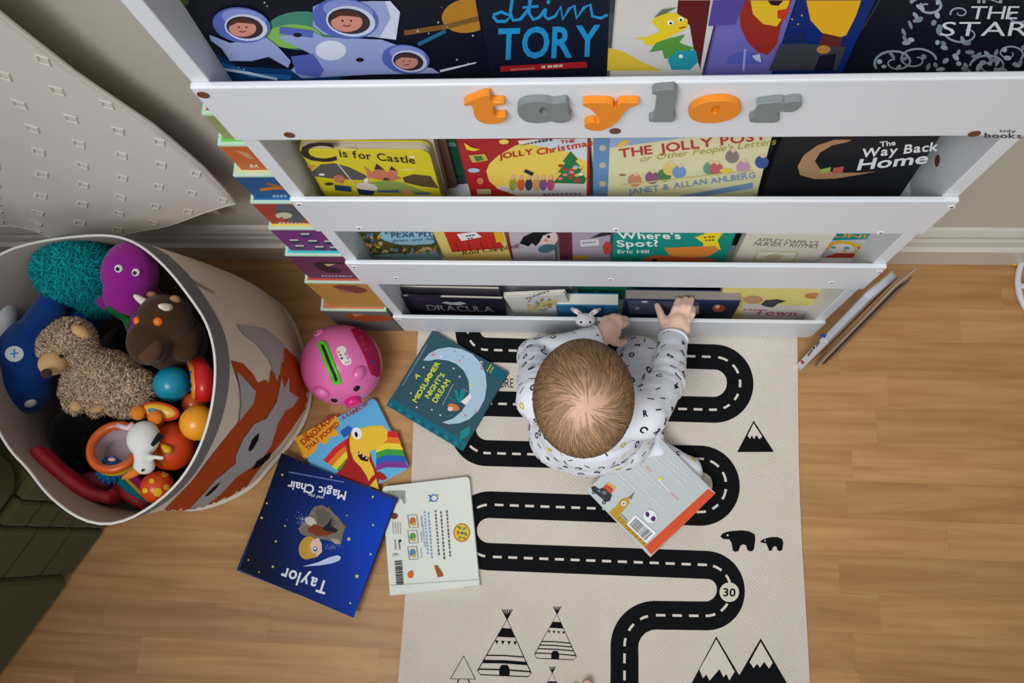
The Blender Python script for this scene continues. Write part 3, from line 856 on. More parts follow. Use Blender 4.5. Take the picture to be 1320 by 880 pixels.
# ------------------------------------------------ top tier
k, A = shelf_book(1, 'picture_book', 'wide dark picture book showing astronauts in space, on the top tier', 226, 640, 60, .028, .10, .30, .010, (16, 20, 34), spine='L')
A.z = (190, 0, 2.8085)
A.poly([(120, 200), (180, 150), (330, 240), (520, 250), (700, 262), (700, 290), (260, 292), (230, 240)], (20, 60, 110)); A.ell(560, 110, 130, 70, (70, 130, 110)); A.up()
A.ell(530, 130, 100, 44, (130, 180, 90)); A.line([(180, 160), (260, 230), (380, 270), (520, 280)], 16, (40, 110, 170)); A.line([(250, 245), (360, 262), (470, 285)], 9, (200, 215, 230)); A.line([(1060, 256), (1190, 225)], 9, (220, 224, 230), w1=4)
A.ell(1160, 55, 95, 62, (176, 122, 40), rot=-8); A.line([(930, 118), (1080, 95), (1220, 60)], 18, (120, 84, 44)); A.line([(980, 160), (1080, 110)], 14, (40, 100, 130)); A.ell(60, 5, 90, 30, (70, 90, 40))
for i in range(40): A.star(A.rnd.uniform(90, 1200), A.rnd.uniform(0, 250), A.rnd.uniform(2, 5), (170, 190, 200), 4)
A.up()
BL1 = (86, 102, 178); BL2 = (150, 162, 206); BW1 = (196, 204, 226)
def astro(cx, cy, r, body):
    A.poly(body, BL2); A.ell(cx, cy, r * 1.32, r * .80, BL1, rot=8); A.ell(cx + r * .1, cy - r * .3, r * 1.0, r * .42, (128, 142, 204), rot=8); A.up(); A.ell(cx + r * .20, cy + r * .1, r * .98, r * .60, BW1, rot=8); A.ell(cx + r * .14, cy + r * .1, r * .84, r * .50, (58, 48, 54), rot=8); A.ell(cx + r * .05, cy + r * .14, r * .62, r * .38, (206, 138, 122)); A.poly([(cx - r * .55, cy + r * .05), (cx - r * .4, cy - r * .26), (cx + r * .2, cy - r * .30), (cx + r * .6, cy - r * .05), (cx + r * .2, cy - r * .1), (cx - r * .2, cy - r * .12)], (84, 48, 40))
    A.ell(cx - r * .12, cy + r * .08, r * .05, r * .04, (40, 24, 24), n=8); A.ell(cx + r * .22, cy + r * .08, r * .05, r * .04, (40, 24, 24), n=8); A.line([(cx - r * .1, cy + r * .26), (cx + r * .05, cy + r * .3), (cx + r * .2, cy + r * .26)], r * .05, (120, 50, 50))
A.poly([(470, 130), (600, 110), (640, 130), (850, 140), (930, 170), (860, 200), (830, 265), (560, 280), (520, 250), (590, 190)], BL2); A.poly([(800, 0), (880, 0), (915, 40), (900, 140), (820, 130)], (206, 210, 228)); A.up()
A.poly([(520, 200), (600, 190), (640, 250), (620, 278), (540, 262)], BL1); A.line([(480, 105), (600, 120)], 26, BL1); A.ell(665, 178, 56, 36, (214, 218, 230)); A.ell(770, 212, 14, 8, (30, 30, 36)); A.ell(544, 122, 16, 8, (30, 30, 36))
astro(718, 62, 92, [(600, 20), (640, 0), (860, 0), (880, 60), (840, 130), (640, 120), (600, 90)])
astro(342, 85, 80, [(226, 120), (300, 150), (430, 130), (470, 160), (520, 215), (510, 240), (440, 200), (380, 215), (300, 215), (270, 170), (230, 140)])
astro(936, 208, 66, [(780, 222), (850, 215), (1030, 240), (1060, 258), (760, 264)])
A.build(k)

k, A = shelf_book(1, 'picture_book', 'black picture book with blue hand lettered title STORY, beside the astronauts', 627, 783, 80, .026, .10, .29, .014, (16, 22, 40), spine='L', coverm=None)
A.z = (600, 0, 3.667)
BB = (34, 140, 196)
A.text('TORY', (150, 275), (632, 262), 145, BB, 'b', jitter=.03, up=(6, -140))
A.line([(130, 70), (170, 55), (215, 75), (190, 100), (150, 100), (130, 75)], 15, BB); A.line([(222, -10), (212, 60), (225, 95), (260, 90), (300, 40), (310, -5)], 15, BB); A.line([(305, -5), (300, 60), (320, 92), (350, 80), (380, 40)], 15, BB); A.line([(270, 35), (345, 28)], 12, BB)
A.line([(380, 40), (375, 75), (390, 90), (425, 75), (450, 30), (460, 90), (490, 40), (515, 25), (525, 85), (560, 35), (590, 20), (600, 75), (640, 85), (672, 68)], 14, BB); A.ell(392, 8, 9, 10, BB)
A.poly([(165, 312), (572, 290), (576, 318), (165, 338)], (168, 34, 42)); A.scribble((360, 316), (470, 308), 12, (210, 190, 170), 4); A.scribble((215, 328), (330, 321), 8, (200, 130, 120), 9)
A.build(k)

k, A = shelf_book(1, 'picture_book', 'white and yellow picture book with little stacked dinosaurs, top tier', 785, 908, 70, .026, .10, .27, .012, (212, 208, 204), roll=-1.5)
A.z = (600, 0, 3.667)
A.poly([(676, 225), (740, 240), (850, 300), (930, 333), (670, 333)], (222, 190, 60)); A.poly([(1005, 0), (1158, 0), (1110, 325), (1080, 240), (1060, 120), (1000, 60)], (96, 32, 34)); A.up()
A.poly([(880, 100), (920, 62), (990, 58), (1050, 90), (1050, 130), (1010, 150), (960, 175), (880, 215), (840, 205), (845, 188), (795, 178), (860, 172), (920, 145)], (232, 202, 44)); A.poly([(870, 245), (900, 200), (960, 180), (1040, 160), (1010, 200), (1080, 225), (1000, 275), (940, 275), (930, 235)], (86, 150, 66)); A.poly([(955, 280), (1000, 240), (1090, 235), (1100, 290), (1060, 328), (975, 328)], (38, 150, 170)); A.up()
A.ell(968, 104, 14, 12, (245, 245, 240)); A.ell(1018, 88, 13, 11, (245, 245, 240)); A.up(); A.ell(970, 106, 6, 6, (20, 20, 20)); A.ell(1018, 90, 6, 6, (20, 20, 20)); A.ell(1018, 262, 10, 9, (240, 240, 240)); A.line([(1010, 130), (1040, 122)], 6, (140, 60, 40)); A.poly([(890, 80), (930, 40), (1000, 30), (940, 62)], (100, 120, 90))
A.build(k)

k, A = shelf_book(1, 'picture_book', 'lavender picture book with a red and yellow creature, on the top tier', 912, 1004, 80, .024, .10, .28, .010, (108, 104, 176), roll=0)
A.z = (900, 0, 3.143)
A.poly([(60, 0), (190, 0), (150, 100), (40, 105)], (84, 72, 150)); A.poly([(168, 60), (190, 0), (380, 0), (345, 70), (318, 180), (282, 222), (240, 210), (200, 170), (172, 110)], (150, 44, 36)); A.up(); A.poly([(212, 0), (372, 0), (350, 60), (318, 105), (262, 95), (222, 55)], (226, 186, 42)); A.up(); A.poly([(320, 40), (372, 30), (350, 80), (322, 70)], (190, 60, 40)); A.poly([(282, 0), (345, 0), (325, 20), (295, 18)], (40, 24, 36))
A.ell(190, 255, 75, 45, (84, 96, 180), a0=180, a1=360); A.up(); A.line([(190, 195), (183, 285)], 10, (150, 160, 214)); A.poly([(218, 222), (250, 215), (255, 250), (232, 240)], (190, 200, 222))
A.build(k)

k, A = shelf_book(1, 'picture_book', 'deep blue picture book with a big yellow shape, between lavender and black books', 1000, 1092, 80, .023, .10, .28, .010, (14, 40, 108), roll=0)
A.z = (900, 0, 3.143)
A.poly([(285, 285), (330, 180), (420, 175), (600, 190), (560, 285)], (62, 64, 72)); A.up(); A.poly([(438, 0), (660, 0), (640, 60), (600, 140), (560, 155), (500, 130), (455, 80)], (228, 170, 32)); A.poly([(505, 132), (585, 150), (575, 190), (490, 180)], (96, 40, 36)); A.up(); A.ell(508, 198, 28, 17, (190, 130, 60)); A.poly([(470, 285), (490, 225), (560, 215), (545, 285)], (26, 24, 40)); A.ell(340, 180, 10, 8, (40, 60, 130))
for p in ((380, 75), (405, 95), (420, 60)): A.star(p[0], p[1], 5, (200, 190, 120))
A.text('III', (350, 175), (430, 170), 40, (26, 40, 84), 'b')
A.build(k)

k, A = shelf_book(1, 'picture_book', 'black picture book covered in silver scrollwork and leaves, end of top tier', 1086, 1360, 60, .030, .10, .29, .022, (18, 22, 34), spinecol=(14, 18, 28))
A.z = (900, 0, 3.143)
SV = (150, 162, 176)
A.line([(560, 285), (700, 60), (735, 0)], 7, (52, 60, 74)); A.up()
def spiral(cx, cy, r, turns, a0, w, dirn=1):
    pts = []
    for q in range(26):
        t = q / 25; a = math.radians(a0) + dirn * t * turns * 2 * PI; rr_ = r * (1 - .8 * t)
        pts.append((cx + rr_ * math.cos(a), cy + rr_ * .62 * math.sin(a)))
    A.line(pts, w, SV, w1=w * .5)
spiral(930, 25, 75, 1.2, 200, 14); spiral(800, 250, 90, 1.3, 150, 10); spiral(880, 240, 85, 1.2, 0, 9, -1); spiral(1180, 265, 80, 1.3, 180, 9); spiral(1260, 215, 60, 1.2, 40, 8, -1); spiral(1060, 50, 40, 1.1, 160, 8); spiral(1290, 60, 70, .9, 300, 9); spiral(1080, 130, 80, .7, 170, 9, -1)
for i in range(95):
    x = A.rnd.uniform(720, 1320); y = A.rnd.uniform(0, 292)
    if x < 1000 - (292 - y) * 0 and x < 900 - y * .75 + 10: continue
    if 990 < x < 1320 and -10 < y < 140: continue
    A.ell(x, y, A.rnd.uniform(10, 20), A.rnd.uniform(7, 11), A.rnd.choice([SV, (124, 138, 152), (170, 180, 192)]), rot=A.rnd.uniform(-70, 70), n=10)
A.up(); A.text('THE', (1095, 72), (1290, 72), 55, (206, 212, 220), 'r', up=(12, -52)); A.text('STARS', (978, 140), (1400, 140), 56, (212, 218, 224), 'r', up=(12, -56)); A.text('IN', (1130, 8), (1230, 8), 26, SV)
A.build(k)

# ------------------------------------------------ second tier
k, A = shelf_book(2, 'board_book', 'yellow board book titled C is for Castle, in front of its pile', 398, 557, 220, .022, .10, .150, .014, (212, 196, 44), roll=-1.5, page=CREAMPAGE, spine='L', board=True, rad=.012)
A.z = (380, 160, 6)
A.text('C', (60, 285), (330, 285), 150, (58, 44, 40), 'b', up=(-30, -140)); A.text('is for Castle', (350, 250), (935, 305), 58, (58, 46, 40), 'b', up=(-14, -55))
A.poly([(120, 375), (200, 310), (300, 300), (420, 330), (560, 400), (540, 432), (300, 420), (130, 400)], (92, 86, 84)); A.poly([(835, 410), (920, 385), (1050, 400), (1115, 495), (980, 480), (850, 450)], (92, 74, 56)); A.poly([(560, 450), (700, 435), (830, 450), (950, 500), (1060, 540), (640, 530)], (140, 160, 90)); A.poly([(130, 340), (90, 320), (170, 315)], (206, 120, 60)); A.poly([(90, 320), (160, 315), (130, 355)], (210, 150, 70)); A.up()
PK = (198, 120, 92)
A.poly([(565, 410), (555, 360), (530, 320), (575, 352), (600, 370), (640, 318), (690, 350), (715, 378), (740, 335), (795, 360), (790, 400), (830, 412), (760, 435), (690, 432)], PK); A.up(); A.poly([(615, 345), (632, 302), (690, 348)], (70, 48, 50)); A.poly([(735, 350), (745, 320), (785, 355)], (70, 48, 50)); A.poly([(680, 430), (695, 408), (730, 415), (735, 432)], (80, 60, 60))
A.poly([(305, 465), (430, 478), (440, 520), (315, 508)], (46, 62, 110)); A.poly([(300, 400), (345, 385), (390, 410), (370, 455), (310, 440)], (196, 120, 90)); A.line([(335, 305), (470, 470)], 7, (216, 210, 200)); A.ell(560, 480, 85, 30, (216, 206, 196), rot=8); A.ell(552, 432, 20, 18, (236, 226, 214)); A.poly([(480, 495), (620, 512), (600, 545), (500, 540)], (40, 50, 96)); A.poly([(830, 500), (900, 510), (930, 535), (840, 530)], (216, 150, 110)); A.poly([(640, 510), (800, 505), (800, 522), (640, 522)], (70, 90, 150)); A.poly([(930, 525), (1060, 525), (1030, 540), (930, 538)], (80, 110, 180)); A.ell(265, 458, 36, 12, (80, 62, 44)); A.ell(210, 385, 24, 9, (226, 222, 206)); A.ell(910, 248, 24, 10, (232, 226, 190)); A.ell(420, 190, 60, 7, (226, 214, 120)); A.ell(880, 345, 60, 7, (226, 214, 120))
A.build(k)
shelf_book(2, 'board_book', 'cream rounded board book standing just behind the yellow castle book', 408, 566, 220, .040, .10, .160, .014, (214, 202, 180), roll=-2, page=CREAMPAGE, board=True, rad=.016)
shelf_book(2, 'board_book', 'brown edged board book at the back of the castle book pile', 420, 584, 220, .056, .10, .170, .016, (120, 92, 78), roll=-1, page=CREAMPAGE, board=True, rad=.010)
k, A = shelf_book(2, 'picture_book', 'dark green book mostly hidden behind the red Christmas book', 577, 760, 215, .062, .10, .21, .012, (34, 92, 68))
A.z = (380, 160, 6); A.poly([(1160, 140), (1238, 140), (1250, 172), (1178, 170)], (110, 140, 140)); A.poly([(1230, 395), (1300, 395), (1300, 415), (1235, 415)], (36, 60, 96)); A.poly([(1240, 430), (1310, 430), (1318, 520), (1262, 520)], (70, 56, 70)); A.build(k)

k, A = shelf_book(2, 'picture_book', 'red picture book titled The Jolly Christmas with a decorated tree, second tier', 600, 760, 225, .024, .10, .19, .016, (172, 38, 42), roll=0)
A.z = (560, 160, 3.1417)
A.poly([(210, 190), (222, 160), (260, 125), (330, 85), (420, 62), (620, 55), (616, 288), (330, 288), (260, 262), (222, 230)], (232, 204, 92)); A.up(); A.poly([(400, 60), (618, 56), (616, 150), (540, 110), (440, 90), (380, 80)], (206, 216, 226)); A.poly([(250, 258), (340, 240), (480, 240), (616, 235), (616, 288), (340, 288)], (206, 206, 206)); A.up()
A.poly([(552, 106), (580, 140), (572, 148), (600, 180), (590, 188), (616, 220), (606, 240), (480, 236), (515, 196), (500, 192), (530, 155), (520, 148)], (48, 118, 74)); A.up()
for i in range(16): A.ell(A.rnd.uniform(505, 605), A.rnd.uniform(165, 232), 11, 6, A.rnd.choice([(232, 232, 220), (220, 190, 90), (220, 130, 140), (190, 60, 60), (150, 190, 210)]), n=9)
for x, c in ((318, (150, 160, 60)), (350, (206, 90, 60)), (382, (60, 60, 90)), (412, (206, 150, 90)), (440, (120, 90, 150)), (470, (180, 80, 120))): A.ell(x, 242, 15, 24, c); A.ell(x, 212, 9, 10, (226, 180, 150), n=10)
A.line([(365, 185), (400, 200)], 14, (50, 50, 70)); A.text('JOLLY', (262, 138), (400, 118), 22, (176, 50, 46), 'b'); A.text('Christmas', (416, 122), (640, 82), 24, (196, 66, 40), 'b'); A.text('THE', (510, 76), (570, 70), 13, (176, 60, 50), 'b'); A.scribble((345, 78), (480, 58), 10, (90, 84, 84), 9); A.scribble((440, 282), (600, 278), 8, (120, 120, 150), 9)
A.poly([(338, 62), (420, 56), (420, 62), (345, 80)], (226, 222, 210)); A.poly([(120, 70), (150, 90), (185, 98), (160, 105), (130, 98)], (232, 204, 60)); A.poly([(138, 122), (205, 116), (218, 142), (155, 152)], (196, 168, 90)); A.up(); A.poly([(158, 126), (190, 124), (200, 140), (170, 146)], (70, 120, 60)); A.ell(160, 182, 24, 9, (170, 190, 220)); A.ell(186, 225, 14, 14, (206, 120, 90)); A.poly([(170, 258), (228, 258), (230, 278), (176, 280)], (190, 176, 140)); A.ell(282, 66, 20, 10, (232, 214, 90))
A.build(k)

k, A = shelf_book(2, 'picture_book', 'pale yellow picture book titled The Jolly Postman, on the second tier', 771, 990, 220, .026, .10, .20, .016, (222, 216, 172), roll=3.5, spinecol=(120, 150, 190))
A.z = (780, 160, 3.14375)
A.poly([(-48, 52), (20, 52), (10, 292), (-48, 292)], (104, 142, 186)); A.poly([(20, 52), (330, 54), (60, 90), (20, 96)], (150, 172, 208)); A.poly([(290, 292), (600, 235), (598, 258), (400, 292)], (126, 154, 196)); A.up()
for y in (95, 165, 240): A.ell(-10, y, 14, 12, (190, 180, 160))
A.poly([(40, 90), (75, 62), (100, 68), (70, 92)], (232, 190, 70)); A.text('THE JOLLY POST', (58, 135), (655, 60), 34, (186, 62, 72), 'b'); A.text("or Other People's Letters", (140, 152), (690, 80), 24, (176, 160, 60), 'r', shear=.2); A.text('JANET & ALLAN AHLBERG', (95, 284), (610, 215), 22, (126, 152, 186), 'b')
cl = [(120, 226, (206, 140, 110)), (190, 215, (150, 90, 130)), (240, 205, (90, 130, 80)), (262, 180, (226, 200, 110)), (300, 192, (120, 150, 200)), (425, 178, (100, 160, 130)), (450, 180, (196, 100, 110)), (560, 172, (190, 150, 180)), (635, 152, (70, 90, 150)), (515, 130, (140, 130, 120))]
for x, y, c in cl: A.ell(x, y, 28, 26, c); A.ell(x + 4, y - 26, 10, 9, (232, 196, 166), n=10)
A.line([(60, 245), (300, 218), (600, 185)], 5, (206, 196, 130)); A.ell(490, 186, 26, 9, (226, 206, 70)); A.ell(70, 204, 14, 4, (150, 110, 90))
A.build(k)
shelf_book(2, 'picture_book', 'glossy charcoal book standing behind the Jolly Postman and the black book', 976, 1090, 220, .054, .10, .20, .018, (58, 66, 70), roll=0)
k, A = shelf_book(2, 'picture_book', 'black picture book titled The Way Back Home with a tan ring', 994, 1183, 222, .028, .10, .178, .012, (30, 31, 35), roll=1.2)
A.z = (780, 160, 3.14375)
A.lay = 1
ring = [(1000, 62), (930, 62), (860, 85), (805, 125), (780, 170), (790, 205), (850, 222), (930, 220), (1010, 208), (1100, 190), (1030, 196), (930, 196), (870, 180), (850, 150), (870, 115), (920, 85), (980, 72)]
A.poly(ring, (172, 134, 98)); A.up(); A.poly([(878, 180), (915, 172), (912, 192), (872, 198)], (140, 180, 80)); A.poly([(925, 176), (968, 170), (962, 194), (920, 198)], (186, 90, 90))
A.z = (980, 150, 2.588); TX = (226, 228, 230)
A.text('The', (400, 100), (452, 94), 16, TX, 'b'); A.text('Way Back', (336, 136), (592, 112), 28, TX, 'b', shear=.15); A.text('Home', (322, 178), (556, 154), 34, TX, 'b', shear=.15)
A.build(k)

# ------------------------------------------------ third tier
k, A = shelf_book(3, 'board_book', 'leafy board book titled Each Peach Pear Plum at the left end', 465, 562, 320, .034, .08, .14, .012, (140, 172, 178), roll=2.5, spinecol=(120, 152, 160), board=True, rad=.006)
A.z = (360, 230, 5.5)
A.poly([(560, 378), (760, 376), (720, 400), (740, 440), (860, 470), (1120, 465), (1130, 505), (980, 525), (660, 540)], (86, 84, 40)); A.poly([(730, 376), (1085, 376), (1100, 455), (960, 470), (820, 460), (720, 425), (708, 395)], (150, 196, 216)); A.up()
for i in range(60):
    t = A.rnd.random(); x, y = (A.rnd.uniform(580, 720), A.rnd.uniform(385, 530)) if t < .45 else (A.rnd.uniform(660, 1120), A.rnd.uniform(478, 525))
    if x < 560 + (y - 378) * .62: continue
    A.ell(x, y, 17, 9, A.rnd.choice([(200, 180, 60), (170, 130, 50), (60, 70, 36), (206, 140, 100), (90, 130, 180), (130, 140, 60), (196, 170, 130)]), rot=A.rnd.uniform(-60, 60), n=9)
A.up(); A.text('PEAR PLUM', (795, 415), (1160, 405), 28, (50, 60, 80), 'r'); A.text('EACH PEACH', (750, 388), (1130, 380), 20, (50, 60, 80), 'r'); A.text('Janet and Allan', (800, 445), (1140, 430), 16, (80, 100, 120), 'r')
A.build(k)
k, A = shelf_book(3, 'board_book', 'yellow board book with red crate and white label, beside the leafy one', 569, 657, 320, .026, .08, .13, .012, (222, 202, 116), roll=1.5, page=PAGE, board=True)
A.z = (560, 160, 3.1417)
A.poly([(38, 436), (245, 436), (282, 500), (72, 518)], (190, 48, 40)); A.up(); A.poly([(90, 444), (165, 434), (192, 455), (110, 472)], (232, 232, 232)); A.up()
for x in (60, 110, 160, 210): A.line([(x + 24, 474), (x + 40, 515)], 3, (140, 30, 28))
A.scribble((128, 452), (165, 446), 6, (60, 60, 70), 3); A.scribble((135, 462), (160, 458), 5, (60, 60, 70), 2); A.poly([(240, 436), (270, 436), (284, 472), (252, 478)], (226, 176, 44)); A.text('Rod Campbell', (115, 528), (340, 500), 17, (90, 60, 40), 'r'); A.build(k)
k, A = shelf_book(3, 'board_book', 'pale mauve board book with a black haired girl, third tier', 657, 716, 320, .030, .08, .13, .010, (196, 186, 196), roll=1.5, spinecol=(160, 66, 60), board=True)
A.z = (560, 160, 3.1417)
A.poly([(288, 436), (300, 436), (320, 545), (308, 546)], (150, 60, 56)); A.ell(455, 460, 45, 36, (226, 200, 190)); A.up(); A.poly([(345, 482), (360, 455), (400, 436), (480, 436), (440, 450), (425, 478), (410, 492), (395, 480), (380, 494), (365, 488)], (26, 26, 30)); A.ell(455, 502, 36, 17, (70, 110, 122), rot=-10); A.up(); A.ell(462, 454, 7, 6, (30, 30, 30), n=10); A.ell(452, 468, 8, 5, (226, 130, 130), n=9); A.build(k)
k, A = shelf_book(3, 'board_book', 'dusky mauve board book with maroon striped spine edge, third tier', 722, 786, 320, .027, .08, .13, .014, (172, 158, 174), roll=0, spinecol=(100, 44, 60), board=True)
A.z = (560, 160, 3.1417)
A.poly([(502, 436), (555, 436), (560, 548), (508, 548)], (112, 50, 66)); A.up()
for x in range(510, 556, 9): A.line([(x, 436), (x + 3, 546)], 2.5, (80, 32, 48))
A.poly([(590, 468), (665, 462), (668, 490), (592, 496)], (216, 214, 214)); A.scribble((600, 480), (655, 475), 5, (100, 100, 120), 5); A.poly([(628, 462), (680, 436), (720, 436), (715, 446)], (60, 44, 50)); A.ell(700, 500, 18, 26, (196, 70, 60)); A.poly([(560, 532), (618, 530), (620, 544), (562, 546)], (220, 170, 60)); A.build(k)
k, A = shelf_book(3, 'picture_book', "green picture book titled Where's Spot with a yellow star", 789, 941, 320, .024, .08, .15, .010, (22, 142, 128), roll=0)
A.z = (780, 160, 3.14375)
A.text("Where's", (55, 464), (308, 464), 24, (236, 238, 232), 'b', up=(-6, -26)); A.text('Spot?', (50, 496), (218, 494), 24, (236, 238, 232), 'b', up=(-5, -25)); A.text('Eric Hill', (50, 522), (178, 522), 13, (220, 230, 224), 'b')
A.star(425, 466, 62, (240, 214, 40), 5, .5, -100); A.poly([(240, 500), (445, 492), (460, 510), (420, 535), (330, 545), (260, 530)], (222, 138, 60)); A.poly([(150, 545), (200, 530), (440, 545), (445, 560), (150, 560)], (206, 100, 54)); A.up(); A.scribble((400, 458), (450, 454), 6, (120, 100, 30), 3); A.scribble((405, 470), (445, 468), 6, (120, 100, 30), 3); A.ell(200, 550, 12, 6, (40, 30, 26), n=10)
A.build(k)
shelf_book(3, 'picture_book', 'black filler for the dark gap behind the green and the white book', 925, 1010, 322, .064, .08, .14, .012, (22, 22, 26))  # near-black slab stands in for the shade in the gap between these books
k, A = shelf_book(3, 'picture_book', "small off-white book titled Appley Dapply's Nursery Rhymes, third tier", 950, 1062, 322, .025, .08, .128, .012, (216, 208, 194), roll=-1.5, page=CREAMPAGE)
A.z = (780, 160, 3.14375)
A.text("APPLEY DAPPLY'S", (612, 474), (860, 488), 15, (84, 74, 66), 'r', up=(10, -14)); A.text('NURSERY RHYMES', (600, 490), (858, 502), 15, (84, 74, 66), 'r', up=(10, -14)); A.poly([(615, 512), (785, 516), (765, 558), (598, 552)], (200, 190, 150)); A.up(); A.poly([(622, 516), (776, 520), (758, 554), (607, 549)], (226, 222, 206)); A.up(); A.poly([(640, 535), (690, 522), (730, 530), (700, 545), (660, 548)], (200, 180, 150)); A.build(k)
k, A = shelf_book(3, 'picture_book', 'teal and white book with a yellow haired girl in red', 1045, 1140, 325, .046, .08, .15, .012, (206, 208, 206), roll=1.5)
A.z = (1020, 290, 5.5)
A.poly([(250, 60), (720, 60), (690, 95), (270, 108)], (30, 146, 156)); A.up(); A.text('UN!', (295, 84), (530, 90), 26, (232, 170, 40), 'b', up=(8, -24)); A.poly([(235, 180), (270, 130), (330, 110), (420, 115), (490, 140), (520, 170), (530, 210), (490, 220), (440, 195), (480, 160), (400, 140), (320, 135), (270, 160)], (238, 190, 40)); A.ell(360, 165, 85, 36, (238, 226, 218)); A.up(); A.poly([(150, 255), (250, 220), (320, 195), (440, 198), (520, 230), (480, 275), (360, 275), (270, 240)], (200, 62, 40)); A.ell(300, 156, 18, 8, (90, 160, 170)); A.ell(392, 160, 22, 9, (90, 160, 170)); A.ell(492, 160, 25, 9, (206, 60, 40)); A.ell(380, 181, 16, 7, (236, 180, 50)); A.poly([(585, 105), (640, 88), (680, 90), (640, 125), (600, 130)], (234, 160, 50)); A.line([(570, 195), (610, 130)], 4, (220, 160, 60)); A.line([(505, 240), (520, 250)], 14, (40, 90, 140)); A.build(k)

# ------------------------------------------------ lowest tier
k, A = shelf_book(4, 'picture_book', 'dark purple picture book lettered DRACULA at the lowest left', 520, 648, 390, .024, .10, .105, .006, (34, 30, 44), roll=-2, page=PAGE)
A.z = (430, 320, 7.3333)
A.poly([(690, 440), (1000, 440), (1040, 600), (830, 600)], (48, 40, 58)); A.up(); A.poly([(1015, 512), (1060, 500), (1120, 510), (1200, 502), (1258, 520), (1190, 535), (1100, 530)], (176, 182, 190)); A.text('DRACULA', (895, 582), (1520, 600), 50, (150, 152, 158), 'r', up=(-22, -50)); A.scribble((780, 470), (900, 490), 8, (70, 60, 90), 4); A.build(k)
for q in range(3):
    shelf_book(4, 'picture_book', ['thin pale edged book directly behind the dark purple book', 'second pale edged book behind the dark purple book', 'blue and yellow covered book at the back of the lowest left pile'][q], 514 - q * 2, 645 - q * 3, 385, .034 + q * .011, .10, .122 + q * .006, .009, [(60, 56, 64), (206, 200, 190), (66, 84, 124)][q], roll=-1.5, page=PAGE)
k, A = shelf_book(4, 'picture_book', 'white thin picture book tilted to the right, beside the dark pile', 662, 742, 385, .024, .10, .115, .010, (212, 210, 204), roll=9, page=PAGE)
A.z = (560, 160, 3.1417)
A.ell(440, 732, 70, 15, (206, 190, 120), rot=-14); A.up()
for i in range(18): A.ell(A.rnd.uniform(350, 480), A.rnd.uniform(705, 755), 8, 4, A.rnd.choice([(170, 120, 80), (110, 150, 110), (200, 150, 90), (140, 150, 180)]), rot=-15, n=8)
A.scribble((370, 706), (470, 672), 6, (120, 120, 130), 7); A.build(k)
shelf_book(4, 'picture_book', 'pale grey book standing behind the tilted white picture book', 640, 738, 370, .062, .10, .17, .012, (190, 188, 190), roll=0)
k, A = shelf_book(4, 'board_book', 'blue board book with thick white pages and bunny finger puppet', 717, 797, 395, .024, .04, .092, .024, (52, 128, 170), roll=0, page=mat('white_board_pages', (226, 224, 212), .8, .04), board=True)
PUP = mat('white_plush', (232, 230, 230), .95, .03, 40, .5, 500)
bh = at(755, 409, .118)
mbp = MB().ell(bh + Vector((0, -.006, .004)), (.019, .013, .011))
linkw('puppet_head', blob(mbp, .0015, 3), PUP, k)
PKM = mat('pink_ear_lining', (222, 140, 150), .9, .05)
for sx in (-1, 1):
    e0 = bh + Vector((sx * .010, .004, .010)); e1 = bh + Vector((sx * .024, .013, .008))
    MB().capsule([e0, (e0 + e1) / 2 + Vector((0, 0, .002)), e1], [.004, .005, .003], 10).build('puppet_ear', PUP, k, True)
    MB().capsule([e0 + Vector((0, -.001, .004)), e1 + Vector((0, -.001, .003))], [.0016, .0014], 8).build('ear_lining', PKM, k, True)
    MB().ell(bh + Vector((sx * .008, -.012, .0125)), .0022, nu=10, nv=6).build('puppet_eye', mat('black_bead', (12, 12, 12), .2, 0), k, True)
k, A = shelf_book(4, 'picture_book', 'bright green book standing behind the board books, lowest tier', 745, 872, 375, .066, .10, .165, .010, (40, 140, 104), roll=0)
A.z = (740, 360, 6.283); A.ell(180, 100, 22, 6, (190, 214, 200)); A.build(k)
shelf_book(4, 'picture_book', 'black book with yellow corner behind the held navy book', 872, 960, 375, .068, .10, .165, .010, (24, 24, 24), spinecol=(214, 178, 60), spine='R')
k, A = shelf_book(4, 'board_book', 'navy board book with grey pages being pulled out by the child', 804, 951, 394, .024, .06, .118, .020, (40, 46, 88), roll=-.5, page=mat('grey_board_pages', (150, 142, 134), .8, .06), board=True, dz=.002, spinecol=(70, 78, 120))
A.z = (780, 160, 3.14375)
A.poly([(90, 712), (380, 722), (375, 776), (100, 768)], (92, 96, 122)); A.up(); A.poly([(382, 726), (545, 728), (520, 772), (385, 772)], (34, 40, 60)); A.ell(460, 745, 26, 15, (150, 70, 56)); A.poly([(355, 735), (380, 735), (380, 768), (360, 768)], (200, 190, 170)); A.up(); A.ell(455, 738, 9, 8, (220, 170, 140)); A.ell(160, 718, 14, 4, (226, 226, 230)); A.ell(130, 745, 10, 6, (170, 174, 196)); A.build(k)
k, A = shelf_book(4, 'picture_book', 'pale yellow picture book ending in Town, right end of lowest tier', 925, 1064, 390, .030, .14, .155, .010, (228, 212, 130), roll=0)
A.z = (780, 160, 3.14375)
A.poly([(560, 728), (860, 735), (790, 790), (545, 786)], (216, 210, 206)); A.up(); A.text('Town', (600, 770), (770, 776), 20, (190, 90, 110), 'b', shear=.2); A.poly([(630, 730), (650, 712), (700, 708), (735, 716), (700, 726), (680, 742), (650, 738)], (70, 70, 76)); A.ell(600, 710, 40, 16, (196, 150, 110)); A.ell(848, 695, 40, 12, (196, 130, 80)); A.scribble((560, 750), (640, 752), 5, (200, 110, 110), 4); A.build(k)

